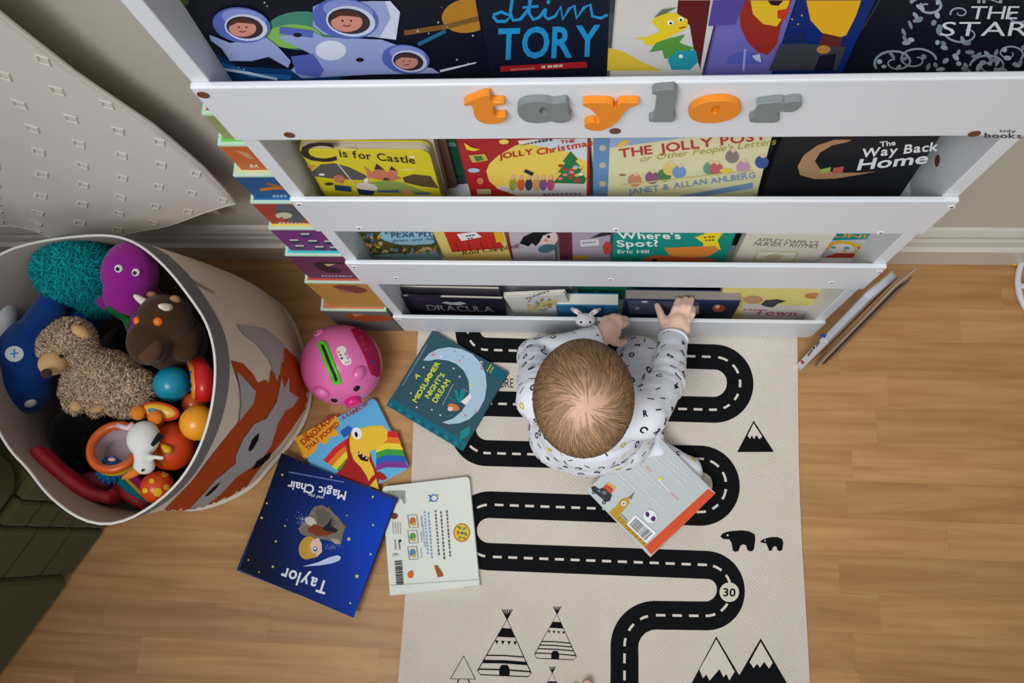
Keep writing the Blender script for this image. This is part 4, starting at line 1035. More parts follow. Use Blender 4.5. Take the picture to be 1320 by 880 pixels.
# ================================================================== NESTING BLOCK TOWER beside the bookcase
RIM = mat('mint_card_edge', (190, 222, 196), .6, .03)
ztops = [.150, .298, .415, .508, .586, .655, .725, .785, .835]
faces = [(112, 112, 110), (190, 142, 60), (104, 44, 84), (118, 46, 120), (168, 58, 44), (30, 84, 136), (200, 102, 48), (150, 158, 100), (196, 70, 60)]
tops = [(214, 120, 92), (206, 92, 76), (60, 196, 204), (222, 204, 84), (40, 100, 170), (214, 220, 160), (110, 200, 80), (206, 74, 56), (220, 190, 80)]
nm = ['largest grey fronted card block with an orange animal, bottom of the tower', 'ochre fronted card block with a brown animal, second from the bottom', 'maroon fronted card block with a dark bird, third from the bottom', 'purple fronted card block with rows of penguins in the tower', 'red fronted card block with a grey headed bird in the tower', 'blue fronted card block with a duck in the tower', 'orange fronted card block near the top of the tower', 'smallest olive fronted card block on top of the tower']
xc, yc = -.4535, .068
zprev = 0
for i in range(8):
    s = .119 - .012 * i; hz = s / 2
    xc = (-.508, -.489, -.481, -.472, -.468, -.463, -.453, -.445)[i] + hz; yc = .003 + .007 * i + hz
    z0, z1 = zprev, ztops[i]; zprev = z1
    r = empty('nesting_block', (xc, yc, z0), nm[i], 'toy block', 'nesting block tower by the bookcase')
    z0 += .0010
    e = .0035
    MB().box(xc - hz, xc + hz, yc - hz, yc + hz, z0, z1).build('body', mat('block_%d' % i, faces[i], .55, .05, 60), r)
    # top and edges with mint borders
    MB().box(xc - hz + e, xc + hz - e, yc - hz + e, yc + hz - e, z1 - .001, z1 + .0005).build('top_panel', mat('block_top_%d' % i, tops[i], .55, .04, 60), r)
    mb = MB()
    hq_ = hz + .0005
    for a, b_, c, d in ((-hq_, hq_, -hq_, -hz + e), (-hq_, hq_, hz - e, hq_), (-hq_, -hz + e, -hz + e, hz - e), (hz - e, hq_, -hz + e, hz - e)):
        mb.box(xc + a, xc + b_, yc + c, yc + d, z1 - .0035, z1 + .0006)
    mb.build('rim', RIM, r)
    A = Art(planemap(Vector((0, yc - hz, 0)), Vector((0, -1, 0))))
    if i == 0:
        A.z = (430, 320, 7.3333); A.poly([(90, 640), (140, 615), (250, 625), (550, 640), (550, 680), (300, 690), (180, 670)], (176, 84, 40)); A.up(); A.poly([(170, 610), (280, 625), (200, 645)], (206, 150, 110))
    if i == 1:
        A.z = (430, 320, 7.3333); A.poly([(-20, 358), (60, 345), (200, 352), (310, 385), (320, 408), (220, 425), (120, 405)], (124, 70, 56)); A.up(); A.poly([(20, 370), (100, 385), (190, 415), (120, 420), (50, 400)], (158, 108, 86))
    if i == 2:
        A.z = (360, 230, 5.5); A.poly([(240, 600), (300, 590), (470, 598), (470, 606), (340, 605), (360, 625), (445, 650), (430, 670), (340, 665), (280, 640)], (52, 36, 40)); A.up(); A.poly([(315, 605), (400, 602), (350, 622)], (200, 184, 140)); A.scribble((300, 688), (520, 690), 10, (196, 160, 180), 9)
    if i == 3:
        A.z = (360, 230, 5.5)
        for x, y in ((185, 402), (105, 445), (238, 450), (350, 452), (145, 485), (285, 492), (390, 495)):
            A.poly([(x - 40, y - 8), (x + 35, y - 10), (x + 45, y + 8), (x, y + 16), (x - 28, y + 12)], (40, 66, 86)); A.poly([(x - 35, y - 14), (x + 28, y - 15), (x + 30, y - 5), (x - 28, y - 4)], (216, 214, 206))
    if i == 4:
        A.z = (250, 140, 2.934); A.ell(365, 395, 60, 30, (92, 92, 100), rot=20); A.up(); A.ell(340, 403, 32, 12, (206, 200, 170)); A.ell(330, 413, 8, 5, (196, 80, 70)); A.scribble((320, 432), (440, 436), 9, (226, 190, 180), 8)
    if i == 5:
        A.z = (250, 140, 2.934); A.line([(250, 306), (300, 300), (345, 300)], 11, (196, 120, 50)); A.line([(275, 282), (310, 290), (340, 298)], 9, (160, 100, 60)); A.scribble((298, 330), (355, 330), 8, (150, 190, 214), 4)
    if i == 6:
        A.z = (250, 140, 2.934); A.poly([(150, 155), (200, 165), (230, 190), (210, 190), (180, 172)], (200, 150, 110)); A.text('BA', (212, 222), (244, 222), 12, (236, 226, 206), 'b')
    if A.mb.v: A.build(r, 'front_print')

# ================================================================== tall thin things leaning on the right side of the bookcase
def lean_slab(name, label, base, top, parts, cat='book'):
    # stands on its end, turned half towards the room, leaning on the bookcase corner
    base = Vector(base); top = Vector(top)
    r = empty(name, base, label, cat)
    V = (top - base).normalized(); N = Vector((.76, .65, 0)); N = (N - V * N.dot(V)).normalized(); U = N.cross(V).normalized()
    Lh = (top - base).length
    for nm_, a, b_, u0, u1, n0, n1, m in parts:
        MB().obox(base, U, V, N, u0, u1, a * Lh + .001, b_ * Lh, n0, n1).build(nm_, m, r, bevel=.0006)
    return r, base, V, N
SPM = mat('white_spine_card', (206, 206, 208), .4, .03); PG2 = mat('blue_white_pages', (196, 202, 214), .8, .06, 5, .3, 300, stretch=(80, 1, 1))
BRC = mat('brown_cover', (150, 118, 90), .5, .12, 12); DKC = mat('dark_brown_card', (92, 66, 50), .6, .15, 14)
BGC = mat('beige_cover', (178, 156, 134), .5, .08, 16)
r, O, V, N = lean_slab('activity_book', 'tall white activity book with a printed spine leaning on the bookcase corner', (.357, -.052, 0), (.373, -.018, .36), [
    ('spine', .0, .45, 0, .0125, 0, .003, SPM), ('left_cover', .0, 1, 0, .0012, .0031, .06, SPM), ('right_cover', 0, 1, .0113, .0125, .0031, .06, BGC), ('pages', .455, .995, .0014, .0111, .001, .058, PG2), ('page_block', .004, .449, .0014, .0111, .0032, .058, PG2)])
A = Art(planemap(O, -N))
A.z = (1000, 330, 5.5)
A.poly([(312, 565), (330, 545), (362, 562), (345, 582)], (36, 80, 160)); A.build(r, 'blue_block'); A.mb = MB(); A.poly([(170, 740), (186, 735), (208, 752), (190, 768)], (190, 60, 50)); A.build(r, 'red_block'); A.mb = MB(); A.up(); A.scribble((228, 705), (262, 662), 14, (60, 60, 64), 7); A.scribble((286, 640), (312, 602), 14, (50, 50, 54), 5); A.ell(272, 650, 9, 9, (30, 30, 34), n=10); A.build(r, 'spine_print')
lean_slab('folded_board', 'brown folded game board behind the leaning white activity book', (.383, -.058, 0), (.393, -.020, .40), [('left_leaf', 0, 1, 0, .0028, .012, .05, BRC), ('right_leaf', 0, 1, .0032, .006, .010, .05, BGC)], 'game board')
lean_slab('card_folder', 'dark brown card folder outermost beside the bookcase', (.392, -.060, 0), (.402, -.024, .37), [('left_sheet', 0, 1, 0, .0014, .018, .05, DKC), ('right_sheet', 0, .98, .0020, .0036, .020, .05, BRC)], 'folder')

# ================================================================== white ring base at the right edge
WP = mat('white_plastic', (226, 224, 226), .35, .02)
rc = Vector((.862, .105, .0062))
r = empty('wheel_base', (rc.x, rc.y, 0), 'white round ring base standing on the floor at the right edge', 'stand base')
MB().torus(rc, .099, .0055, n=48, k=10).build('ring', WP, r, True)
MB().cyl(rc - Vector((0, 0, .005)), (0, 0, 1), .03, .02, 20).build('hub', WP, r, True)
for q in range(3):
    a = PI + q * 2 * PI / 3
    MB().tube([rc + Vector((math.cos(a) * .02, math.sin(a) * .02, .003)), rc + Vector((math.cos(a) * .097, math.sin(a) * .097, 0))], .0055, 10).build('spoke', WP, r, True)
MB().tube([rc + Vector((0, 0, .015)), rc + Vector((0, 0, .40))], .012, 14).build('post', WP, r, True)
o = MB().ell(at(1308, 339, .004), (.007, .0055, .004)).build('yellow_bead', mat('yellow_plastic', (206, 170, 30), .4, .05), None, True)
props(o, 'tiny yellow bead on the floor by the skirting board', 'bead')

# ================================================================== CURTAIN
def curtain():
    r = empty('curtain', (-1.0, .07, .4), 'cream curtain with woven diamonds hanging at the left', 'curtain')
    def hem(x):
        # lower edge sweeps up towards the free edge on the right
        t = max(0, min(1, (x + .86) / .27))
        return .262 + .104 * t ** 1.5
    ED = [(.30, -.590), (.366, -.590), (.505, -.585), (.623, -.593), (.748, -.620), (.868, -.632), (3, -.64)]
    def edge(z):
        for (z0, x0), (z1, x1) in zip(ED, ED[1:]):
            if z0 <= z <= z1: return x0 + (x1 - x0) * (z - z0) / (z1 - z0)
        return -.59
    def S(u, v):
        # u 0 at free edge .. 1 far left, v 0 at hem .. 1 at top
        x = -.590 - u * 1.3
        z0 = hem(x); z = z0 + v * (2.1 - z0)
        x += (edge(z) + .590) * (1 - u) ** 2
        fold = .012 * math.sin(u * 17 + .9 * math.sin(z * 2.6)) + .006 * math.sin(u * 41 + z * 2.3)
        billow = .006 * math.sin(z * 9 + u * 14) * math.exp(-v * 2)
        y = .122 + (fold - .012) * min(1, .1 + u * 4) + billow * min(1, u * 8)
        return Vector((x, y, z))
    nu, nv = 90, 50
    V = [S(i / nu, (j / nv) ** 1.4) for j in range(nv + 1) for i in range(nu + 1)]
    F = [(j * (nu + 1) + i, j * (nu + 1) + i + 1, (j + 1) * (nu + 1) + i + 1, (j + 1) * (nu + 1) + i) for j in range(nv) for i in range(nu)]
    CM = mat('cream_curtain', (222, 212, 202), .8, .03, 4, .25, 60, sheen=.2)
    me = MB().add(V, F).mesh('fabric')
    me2 = evaluated(me, [('SOLIDIFY', dict(thickness=.003))])
    linkw('fabric', me2, CM, r)
    # woven diamond motifs, slightly raised
    mb = MB(); rnd = random.Random(4)
    sp = .074
    for a in range(0, 21):
        for b_ in range(0, 22):
            u = (a * sp + (.5 * sp if b_ % 2 else 0)) / 1.3 + .012; v = .014 + b_ * .029
            if u > .99 or v > .9: continue
            d = .0115
            q = [S(u + du * d / 1.3, v + dv * d / 1.75) for du, dv in ((-1, 0), (0, 1.3), (1, 0), (0, -1.3))]
            n_ = (q[2] - q[0]).cross(q[1] - q[3]).normalized()
            if n_.dot(CAM_LOC - q[0]) < 0: n_ = -n_
            q = [p + n_ * .0032 for p in q]; c = sum(q, Vector()) / 4
            qi = [c + (p - c) * .5 + n_ * .0002 for p in q]; qo = [p + n_ * .0016 for p in [c + (p - c) * .75 for p in q]]
            mb.add(q + qo + qi, [(k_, (k_ + 1) % 4, 4 + (k_ + 1) % 4, 4 + k_) for k_ in range(4)] + [(4 + k_, 4 + (k_ + 1) % 4, 8 + (k_ + 1) % 4, 8 + k_) for k_ in range(4)])
    o = mb.build('woven_diamonds', mat('curtain_motif', (226, 217, 206), .5, .03), r, False, fix=False); o['kind'] = 'stuff'
    # hem roll
    pts = [S(i / 60 * .999, 0) + Vector((0, -.001, .001)) for i in range(61)]
    MB().tube(pts, .0032, 6).build('hem', CM, r, True)
    pts = [S(0.0, (j / 40)) for j in range(41)]
    MB().tube(pts, .003, 6).build('side_hem', CM, r, True)
    # lining showing below
    V = []; nu2 = 50
    for j in range(9):
        for i in range(nu2 + 1):
            x = -.66 - 1.2 * i / nu2; zb = .225 - .010 * math.sin(i * .9) + max(0, (x + .76)) * .35
            z = zb + j / 8 * .35
            V.append((x, .150 + .005 * math.sin(x * 40) + .003 * math.sin(x * 97), z))
    F = [(j * (nu2 + 1) + i, j * (nu2 + 1) + i + 1, (j + 1) * (nu2 + 1) + i + 1, (j + 1) * (nu2 + 1) + i) for j in range(8) for i in range(nu2)]
    me2 = evaluated(MB().add(V, F).mesh('lining'), [('SOLIDIFY', dict(thickness=.002))])
    linkw('lining', me2, mat('curtain_lining', (206, 198, 180), .85, .03), r)
curtain()

# ================================================================== TOY BIN
BC = Vector((-.775, -.172, 0)); BR_ = .216; BHT = .425
PROF = [(-180, .165), (-160, .145), (-138, .138), (-122, .142), (-108, .150), (-92, .181), (-81, .207), (-73, .228), (-67, .234), (-54, .228), (-35, .225), (-16, .225), (-1, .219), (18, .207), (36, .199), (58, .208), (77, .216), (99, .219), (117, .232), (129, .240), (145, .225), (165, .19), (180, .165)]
BPROF = [(-180, .18), (-120, .18), (-88, .190), (-59, .184), (-32, .182), (-9, .205), (11, .223), (40, .246), (65, .272), (90, .268), (130, .23), (180, .18)]
def interp(tab, a):
    d = math.degrees(a)
    while d > 180: d -= 360
    while d < -180: d += 360
    for (x0, y0), (x1, y1) in zip(tab, tab[1:]):
        if x0 <= d <= x1: return y0 + (y1 - y0) * (d - x0) / (x1 - x0)
    return tab[0][1]
def sm(tab, a): return sum(interp(tab, a + k * .06) for k in (-2, -1, 0, 1, 2)) / 5
def profile(a): return sm(PROF, a)
def base_profile(a): return sm(BPROF, a)
def bin_pt(a, z, r=BR_):
    # slightly slouched canvas cylinder
    t = z / BHT
    dent = profile(a) * (t ** 1.6) + base_profile(a) * (1 - t ** 1.6)
    rr_ = (r - BR_ + dent) * (1 + .012 * math.sin(t * PI) * math.sin(a * 2 + .5) + .018 * math.sin(a * 5) * t * t + .010 * math.sin(a * 7 + 1) * (1 - t)) - .014 * math.exp(-t * 9) * 1.0
    zz = z + (.010 * math.sin(a * 3 + .4) + .006 * math.sin(a * 5 + 2)) * t * t
    return Vector((BC.x + rr_ * math.cos(a), BC.y + rr_ * math.sin(a), max(zz, .001)))
bn = empty('storage_bin', BC, 'cream canvas toy bin with a grey rim and an orange fox face', 'bin')
NA, NZ = 96, 24
CANVAS = mat('cream_canvas', (222, 208, 190), .9, .05, 10, .5, 120)
def wallmesh(r, z0, z1, nz=NZ):
    V = [bin_pt(2 * PI * i / NA, z0 + (z1 - z0) * j / nz, r) for j in range(nz + 1) for i in range(NA)]
    F = [(j * NA + i, j * NA + (i + 1) % NA, (j + 1) * NA + (i + 1) % NA, (j + 1) * NA + i) for j in range(nz) for i in range(NA)]
    return MB().add(V, F)
wo = wallmesh(BR_, .0, BHT - .04); wo_me = wo.mesh('o')
wo.build('outer_wall', CANVAS, bn, True)
wallmesh(BR_ + .0006, BHT - .042, BHT, 4).build('rim_band', mat('grey_felt_band', (122, 118, 118), .95, .06, 40, .4, 400), bn, True)
wallmesh(BR_ - .004, .004, BHT, 12).build('lining', mat('bin_lining', (176, 160, 150), .9, .05, 8, .3, 90), bn, True)
MB().add([bin_pt(2 * PI * i / NA, .003, BR_) for i in range(NA)], [tuple(range(NA))]).build('base', CANVAS, bn)
MB().tube([bin_pt(2 * PI * i / NA, BHT, BR_ - .002) for i in range(NA)], .0021, 8, closed=True).build('rim_piping', mat('white_piping', (224, 220, 214), .8, .03), bn, True)
MB().tube([bin_pt(2 * PI * i / NA, .006, BR_ + .003) for i in range(NA)], .005, 8, closed=True).build('base_piping', CANVAS, bn, True)
bvh = bvh_of(wo_me)
FX = (186, 78, 36); FG = (178, 172, 172)
A = Art(flatmap, (160, 310, 2.3154)); A.lay = 1
A.poly([(317, 358), (352, 366), (383, 398), (398, 425), (420, 415), (432, 425), (437, 382), (452, 415), (462, 395), (478, 318), (512, 350), (535, 400), (562, 468), (540, 500), (500, 560), (470, 600), (435, 640), (395, 690), (345, 760), (290, 795), (240, 795), (160, 820), (60, 850), (0, 858), (20, 842), (120, 800), (200, 720), (260, 640), (312, 575), (340, 540), (352, 480), (338, 420)], FX)
wrap(A, bvh, bn, 'fox_face', M_FELT, label='orange felt fox face')
A = Art(flatmap, (160, 310, 2.3154)); A.lay = 1
A.poly([(334, 250), (420, 262), (478, 310), (474, 360), (462, 398), (455, 420), (442, 385), (428, 352), (395, 310), (355, 282)], FG); A.lay = 2
A.poly([(332, 390), (390, 450), (382, 485), (340, 538), (345, 490), (342, 440)], FG)
A.poly([(466, 408), (474, 440), (488, 408), (490, 450), (518, 468), (500, 495), (478, 505), (455, 545), (436, 610), (415, 640), (385, 668), (330, 705), (290, 750), (240, 790), (170, 822), (200, 790), (270, 712), (330, 662), (330, 640), (352, 590), (385, 545), (420, 530), (452, 480)], FG)
wrap(A, bvh, bn, 'fox_markings', M_FELT, label='pale grey felt fox markings')
for pts in ([(366, 620), (378, 590), (398, 570), (396, 590), (380, 618), (370, 626)], [(378, 682), (392, 655), (436, 628), (430, 645), (405, 668)], [(238, 758), (262, 732), (284, 716), (270, 736), (248, 756)]):
    A = Art(flatmap, (160, 310, 2.3154)); A.lay = 3; A.poly(pts, (26, 24, 26)); wrap(A, bvh, bn, 'fox_eye', M_FELT, size=4)
A = Art(flatmap, (0, 250, 3.3)); A.lay = 1.5
A.poly([(690, 250), (715, 262), (795, 352), (915, 420), (905, 424), (788, 358)], (190, 172, 156)); wrap(A, bvh, bn, 'side_strap', M_FELT, size=4)

# ------------------------------------------------ fur made of tapered fibres
def fur_on(me, n, ln, col, var, parent, name, droop=.4, width=.0011, seed=1, keep=None, lay=.6):
    rnd = random.Random(seed); mb = MB()
    ps = [p for p in me.polygons]; ar = [p.area for p in ps]
    pick = rnd.choices(ps, weights=ar, k=n)
    for p in pick:
        vs = [me.vertices[i].co for i in p.vertices]
        w_ = [rnd.random() for _ in vs]; s = sum(w_); c = sum((v * (x / s) for v, x in zip(vs, w_)), Vector())
        if keep and not keep(c): continue
        nn = p.normal.copy()
        t = Vector((rnd.gauss(0, 1), rnd.gauss(0, 1), rnd.gauss(0, 1) - droop)); t = (t - nn * t.dot(nn)).normalized()
        d = (nn * (1 - lay) + t * lay).normalized(); sd = d.cross(nn).normalized() * width
        l = ln * rnd.uniform(.6, 1.2); f = 1 + rnd.uniform(-var, var)
        cc = tuple(max(0, min(255, x * f)) for x in col); c2 = tuple(min(255, x * 1.12) for x in cc)
        a0 = c - nn * .0005; a1 = c + d * l * .55 + nn * l * .1; a2 = c + d * l - nn * l * .12
        mb.add([a0 - sd, a0 + sd, a1 + sd * .8, a1 - sd * .8, a2], [(0, 1, 2, 3), (3, 2, 4)], cols=[cc, cc, c2, c2, c2])
    o = mb.build(name, M_FUR, parent, fix=False); o['kind'] = 'stuff'
    return o
def plush(c, rough=.95, nm=None): return mat(nm or 'plush_%d_%d_%d' % c, c, rough, .08, 60, .5, 500, spec=.1, sheen=.15)
def P3(x, y, z): return at(x, y, z)
GRP = 'soft and plastic toys in the canvas bin'

# black soft heap filling the bottom of the bin
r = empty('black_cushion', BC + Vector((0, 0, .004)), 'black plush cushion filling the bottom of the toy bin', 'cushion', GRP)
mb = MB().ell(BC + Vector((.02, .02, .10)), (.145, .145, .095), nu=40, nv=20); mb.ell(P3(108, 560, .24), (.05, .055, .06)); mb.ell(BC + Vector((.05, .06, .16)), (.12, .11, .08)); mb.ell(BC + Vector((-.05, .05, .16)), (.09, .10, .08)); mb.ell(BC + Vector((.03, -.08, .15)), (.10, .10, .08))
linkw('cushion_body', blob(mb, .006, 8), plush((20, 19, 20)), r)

# teal fluffy plush
c = P3(100, 350, .355)
r = empty('fluffy_plush', c - Vector((0, 0, .08)), 'teal long haired fluffy plush at the back of the bin', 'soft toy', GRP)
me = blob(MB().ell(c, (.060, .046, .055)).ell(c + Vector((.02, -.01, -.04)), (.05, .045, .05)), .005, 4)
fur_on(me, 14000, .024, (14, 138, 142), .2, r, 'fur', .3, .0007, 2)
linkw('body', me, plush((12, 118, 124)), r)
MB().ell(P3(110, 372, .35), (.022, .014, .012)).build('muzzle', plush((176, 170, 168)), r, True)

# purple plush
c = P3(168, 352, .39)
r = empty('purple_plush', c - Vector((0, 0, .14)), 'smooth purple plush with a green tummy at the back of the bin', 'soft toy', GRP)
mb = MB().ell(c, (.042, .050, .050), Euler((0, .3, 0))); mb.ell(c + Vector((-.006, -.032, -.010)), (.036, .034, .036))
mb.capsule([c + Vector((-.004, -.035, -.05)), c + Vector((-.004, -.06, -.10))], [.036, .044])
mb.capsule([c + Vector((-.03, -.045, -.05)), P3(118, 375, .345), P3(102, 388, .335)], [.018, .016, .012])
PMe = blob(mb, .0035, 6); pbv = bvh_of(PMe)
linkw('body', PMe, plush((146, 30, 136)), r)
A = Art(flatmap); A.lay = 1; A.poly(smoothp([(139, 392), (152, 402), (168, 408), (166, 425), (152, 430), (142, 418), (137, 402)]), (24, 116, 58)); wrap(A, pbv, r, 'tummy', M_FELT, size=4)
EW = mat('eye_white', (236, 236, 232), .25, .01); EB = mat('eye_black', (14, 12, 14), .15, 0)
for p in ((153, 346), (175, 351)):
    q = pbv.ray_cast(CAM_LOC, ray(*p).normalized())[0] or P3(p[0], p[1], .43)
    e = MB().ell(q, (.0062, .0062, .005)).build('eye', EW, r, True)
    MB().ell(q + Vector((.0006, -.0016, .0030)), (.0034, .0036, .0026)).build('pupil', EB, e, True)

# brown horned plush
c = P3(205, 425, .395)
r = empty('horned_plush', c - Vector((0, 0, .13)), 'dark brown plush with small cream horns and orange eyes', 'soft toy', GRP)
mb = MB().ell(c + Vector((.008, .018, .0)), (.040, .036, .045)); mb.ell(c + Vector((-.010, -.020, .006)), (.032, .036, .034)); mb.ell(c + Vector((-.006, -.004, -.06)), (.05, .05, .06)); mb.capsule([c + Vector((.03, .0, -.03)), P3(240, 452, .37)], [.02, .018])
BM = blob(mb, .0035, 5)
bv = bvh_of(BM)
linkw('body', BM, plush((66, 42, 26)), r)
CR = plush((232, 224, 206)); TN = plush((178, 128, 88))
for s_, p in ((0, (214, 396)), (1, (184, 388))):
    q = (bv.ray_cast(CAM_LOC, ray(*p).normalized())[0] or P3(p[0], p[1], .42)); tip = q + (Vector((-.004, -.002, .018)) if s_ == 0 else Vector((-.012, .008, .012)))
    MB().tube([q - (tip - q) * .4, q, q + (tip - q) * .5, q + (tip - q) * .8], [.0065, .006, .0045, .002], 10).build('horn', CR, r, True)
for p in ((226, 386), (196, 381)):
    q = (bv.ray_cast(CAM_LOC, ray(*p).normalized())[0] or P3(p[0], p[1], .40)); MB().ell(q, (.008, .006, .012), Euler((0, .3, 0))).build('ear', TN, r, True)
OE = mat('orange_eye', (236, 116, 22), .2, .02)
for p in ((177, 413), (203, 414)):
    h = bv.ray_cast(CAM_LOC, ray(*p).normalized())[0]
    if h is None: h = P3(p[0], p[1], .42)
    e = MB().ell(h + Vector((0, 0, -.0015)), .0068).build('eye', OE, r, True)
mz = P3(188, 436, .428); MB().ell(mz + Vector((0, -.012, -.012)), (.020, .022, .012)).build('snout', plush((86, 58, 40)), r, True)
# blue plush lying at the left
r = empty('blue_plush', P3(45, 460, .26), 'royal blue plush with white hands and a round white patch', 'soft toy', GRP)
mb = MB().ell(P3(40, 455, .315), (.056, .058, .05)); mb.ell(P3(25, 500, .31), (.055, .045, .045)); mb.capsule([P3(50, 420, .33), P3(66, 395, .352), P3(66, 385, .36)], [.028, .024, .018]); mb.capsule([P3(20, 500, .30), P3(38, 516, .31)], [.026, .020]); mb.ell(P3(95, 410, .29), (.05, .035, .03))
BM = blob(mb, .004, 6); bv = bvh_of(BM)
linkw('body', BM, plush((14, 56, 120)), r)
WPl = plush((216, 216, 214))
MB().ell(P3(65, 371, .366), (.014, .019, .014), Euler((0, 0, .3))).build('hand', WPl, r, True)
MB().ell(P3(37, 517, .325), (.013, .010, .010)).build('hand', WPl, r, True)
MB().ell(P3(2, 410, .345), (.020, .042, .026)).build('head_patch', WPl, r, True)
A = Art(flatmap); A.lay = 1; A.ell(19, 456, 12, 10, (206, 212, 216)); A.lay = 1.6; A.line([(14, 456), (24, 455)], 1.6, (60, 130, 190)); A.line([(19, 450), (19, 461)], 1.6, (60, 130, 190)); wrap(A, bv, r, 'belly_patch', M_FELT, size=4)

# bear
r = empty('bear_plush', P3(135, 490, .28), 'shaggy beige grey teddy bear lying on its side in the bin', 'soft toy', GRP)
hd = P3(88, 448, .372)
mbb = MB().ell(hd, (.042, .037, .038)); mbb.ell(hd + Vector((.01, .014, .01)), (.033, .028, .03))
mbb.ell(P3(145, 490, .335), (.058, .042, .05), Euler((0, 0, -.5))); mbb.capsule([P3(105, 482, .345), P3(96, 505, .345), P3(98, 521, .34)], [.024, .020, .014]); mbb.capsule([P3(128, 490, .36), P3(124, 515, .352), P3(124, 525, .345)], [.026, .020, .013]); mbb.capsule([P3(160, 515, .34), P3(178, 500, .34)], [.028, .028])
BM = blob(mbb, .0045, 5)
muz_c = P3(68, 468, .402)
fur_on(BM, 15000, .011, (172, 148, 124), .22, r, 'fur', .2, .0009, 5)
linkw('body', BM, plush((150, 126, 104)), r)
TAN = plush((208, 166, 116))
MB().ell(muz_c, (.021, .018, .019), Euler((.2, 0, .4))).build('muzzle', TAN, r, True)
MB().ell(P3(60, 481, .424) , (.0085, .0070, .006)).build('nose', plush((60, 38, 26)), r, True)
MB().ell(P3(104, 427, .415), (.015, .0085, .011), Euler((.2, .1, -.5))).build('ear', TAN, r, True)
MB().ell(P3(79, 459, .416), (.0035, .003, .003)).build('eye', EB, r, True)
MB().ell(P3(99, 523, .352), (.011, .009, .008)).build('paw', TAN, r, True)
MB().ell(P3(123, 525, .358), (.014, .009, .009)).build('paw', TAN, r, True)

def plastic(c, rough=.3): return mat('plastic_%d_%d_%d' % c, c, rough, .03, 20, spec=.5)
# teal ball
o = MB().ell(P3(222, 495, .365), .0275, nu=32, nv=20).build('play_ball', plastic((10, 138, 166)), None, True); props(o, 'glossy teal plastic ball next to the red toy in the bin', 'ball', GRP)
o = MB().ell(P3(255, 545, .385), .0262, nu=32, nv=20).build('play_ball', plastic((240, 158, 30)), None, True); props(o, 'glossy yellow orange ball against the bin rim', 'ball', GRP)
# red toy phone
c = P3(262, 492, .36)
r = empty('red_toy', c - Vector((0, 0, .04)), 'red curved plastic toy with a yellow stripe by the teal ball', 'toy', GRP)
pts = [P3(256, 468, .372), P3(262, 482, .385), P3(264, 498, .388), P3(262, 514, .380)]
MB().tube(pts, [.012, .015, .015, .013], 14).build('shell', plastic((196, 30, 28)), r, True)
MB().tube([p + Vector((-.011, 0, .006)) for p in pts], [.005, .006, .006, .005], 8).build('stripe', plastic((216, 130, 40)), r, True)
for k_ in range(3): MB().ell(pts[1] + (pts[3] - pts[1]) * (k_ / 3) + Vector((-.014, 0, .0105)), (.002, .003, .002)).build('button', plastic((40, 70, 170)), r, True)
MB().ell(P3(250, 520, .345), .018).build('knob', plastic((206, 84, 30)), r, True)
# oval mirror rattle
c = P3(206, 530, .392); q = Euler((.25, .2, -.12))
r = empty('oval_rattle', c - Vector((0, 0, .02)), 'oval rattle with red rim and blue centre above the orange toy', 'toy', GRP)
MB().ell(c, (.030, .014, .005), q, nu=30).build('rim', plastic((206, 56, 30)), r, True)
MB().ell(c + Vector((0, 0, .0022)), (.025, .0105, .0042), q, nu=30).build('yellow_ring', plastic((222, 172, 40)), r, True)
MB().ell(c + Vector((-.004, 0, .0038)), (.015, .0068, .0036), q, nu=30).build('blue_centre', plastic((20, 130, 160)), r, True)
# orange ladybird toy
c = P3(222, 575, .358)
r = empty('ladybird_toy', c - Vector((0, 0, .04)), 'round orange plastic toy with a small yellow knob in the bin', 'toy', GRP)
MB().ell(c, (.034, .037, .032), nu=32, nv=18).build('shell', plastic((212, 70, 20)), r, True)
MB().torus(c + Vector((-.004, 0, .004)), .0325, .0022, (.9, .3, .25)).build('seam', plastic((196, 140, 30)), r, True)
kq = P3(216, 580, .395); MB().capsule([kq + Vector((-.011, .008, -.003)), kq], [.003, .0065]).build('knob', plastic((232, 176, 30)), r, True)
for p in ((203, 540), (183, 531)): MB().ell(P3(p[0], p[1], .375), (.011, .011, .010)).build('foot', plastic((214, 116, 30)), r, True)
A = Art(flatmap); A.lay = 1
# spotted ball
c = P3(203, 628, .372)
r = empty('spotted_ball', c - Vector((0, 0, .024)), 'orange ball with yellow spots low at the bin rim', 'ball', GRP)
me = MB().ell(c, .024, nu=28, nv=16).mesh('b'); bv = bvh_of(me); MB().ell(c, .024, nu=28, nv=16).build('ball', plastic((214, 74, 22)), r, True)
A = Art(flatmap)
for p, rr_ in (((203, 634), 6), ((196, 620), 3.5), ((212, 612), 4.5), ((188, 632), 3.5), ((214, 628), 4)): A.ell(p[0], p[1], rr_, rr_ * .9, (232, 178, 40), n=14)
wrap(A, bv, r, 'spots', M_PRINT, size=3)
# white stork plush
r = empty('stork_plush', P3(182, 580, .35), 'small white bird plush with an orange beak on top of the pile', 'soft toy', GRP)
b0, b1, hq = P3(187, 552, .405), P3(183, 578, .41), P3(186, 600, .408)
mb = MB().ell((b0 + b1) / 2, (.024, .026, .020)); mb.ell(hq, (.016, .013, .013)); mb.capsule([b1, hq], [.013, .012]); mb.capsule([P3(190, 588, .415), P3(210, 590, .412)], [.004, .003])
BM = blob(mb, .0025, 4); linkw('body', BM, plush((226, 224, 218)), r)
MB().tube([hq + Vector((-.006, -.006, .002)), P3(168, 612, .408), P3(158, 616, .405)], [.007, .0055, .002], 10).build('beak', plush((226, 130, 40)), r, True)
MB().ell(P3(184, 606, .421), .0022, nu=8, nv=6).build('eye', EB, r, True)
MB().tube([P3(196, 574, .424), P3(208, 560, .424)], [.003, .006], 8).build('wing_tip', plush((20, 20, 22)), r, True)
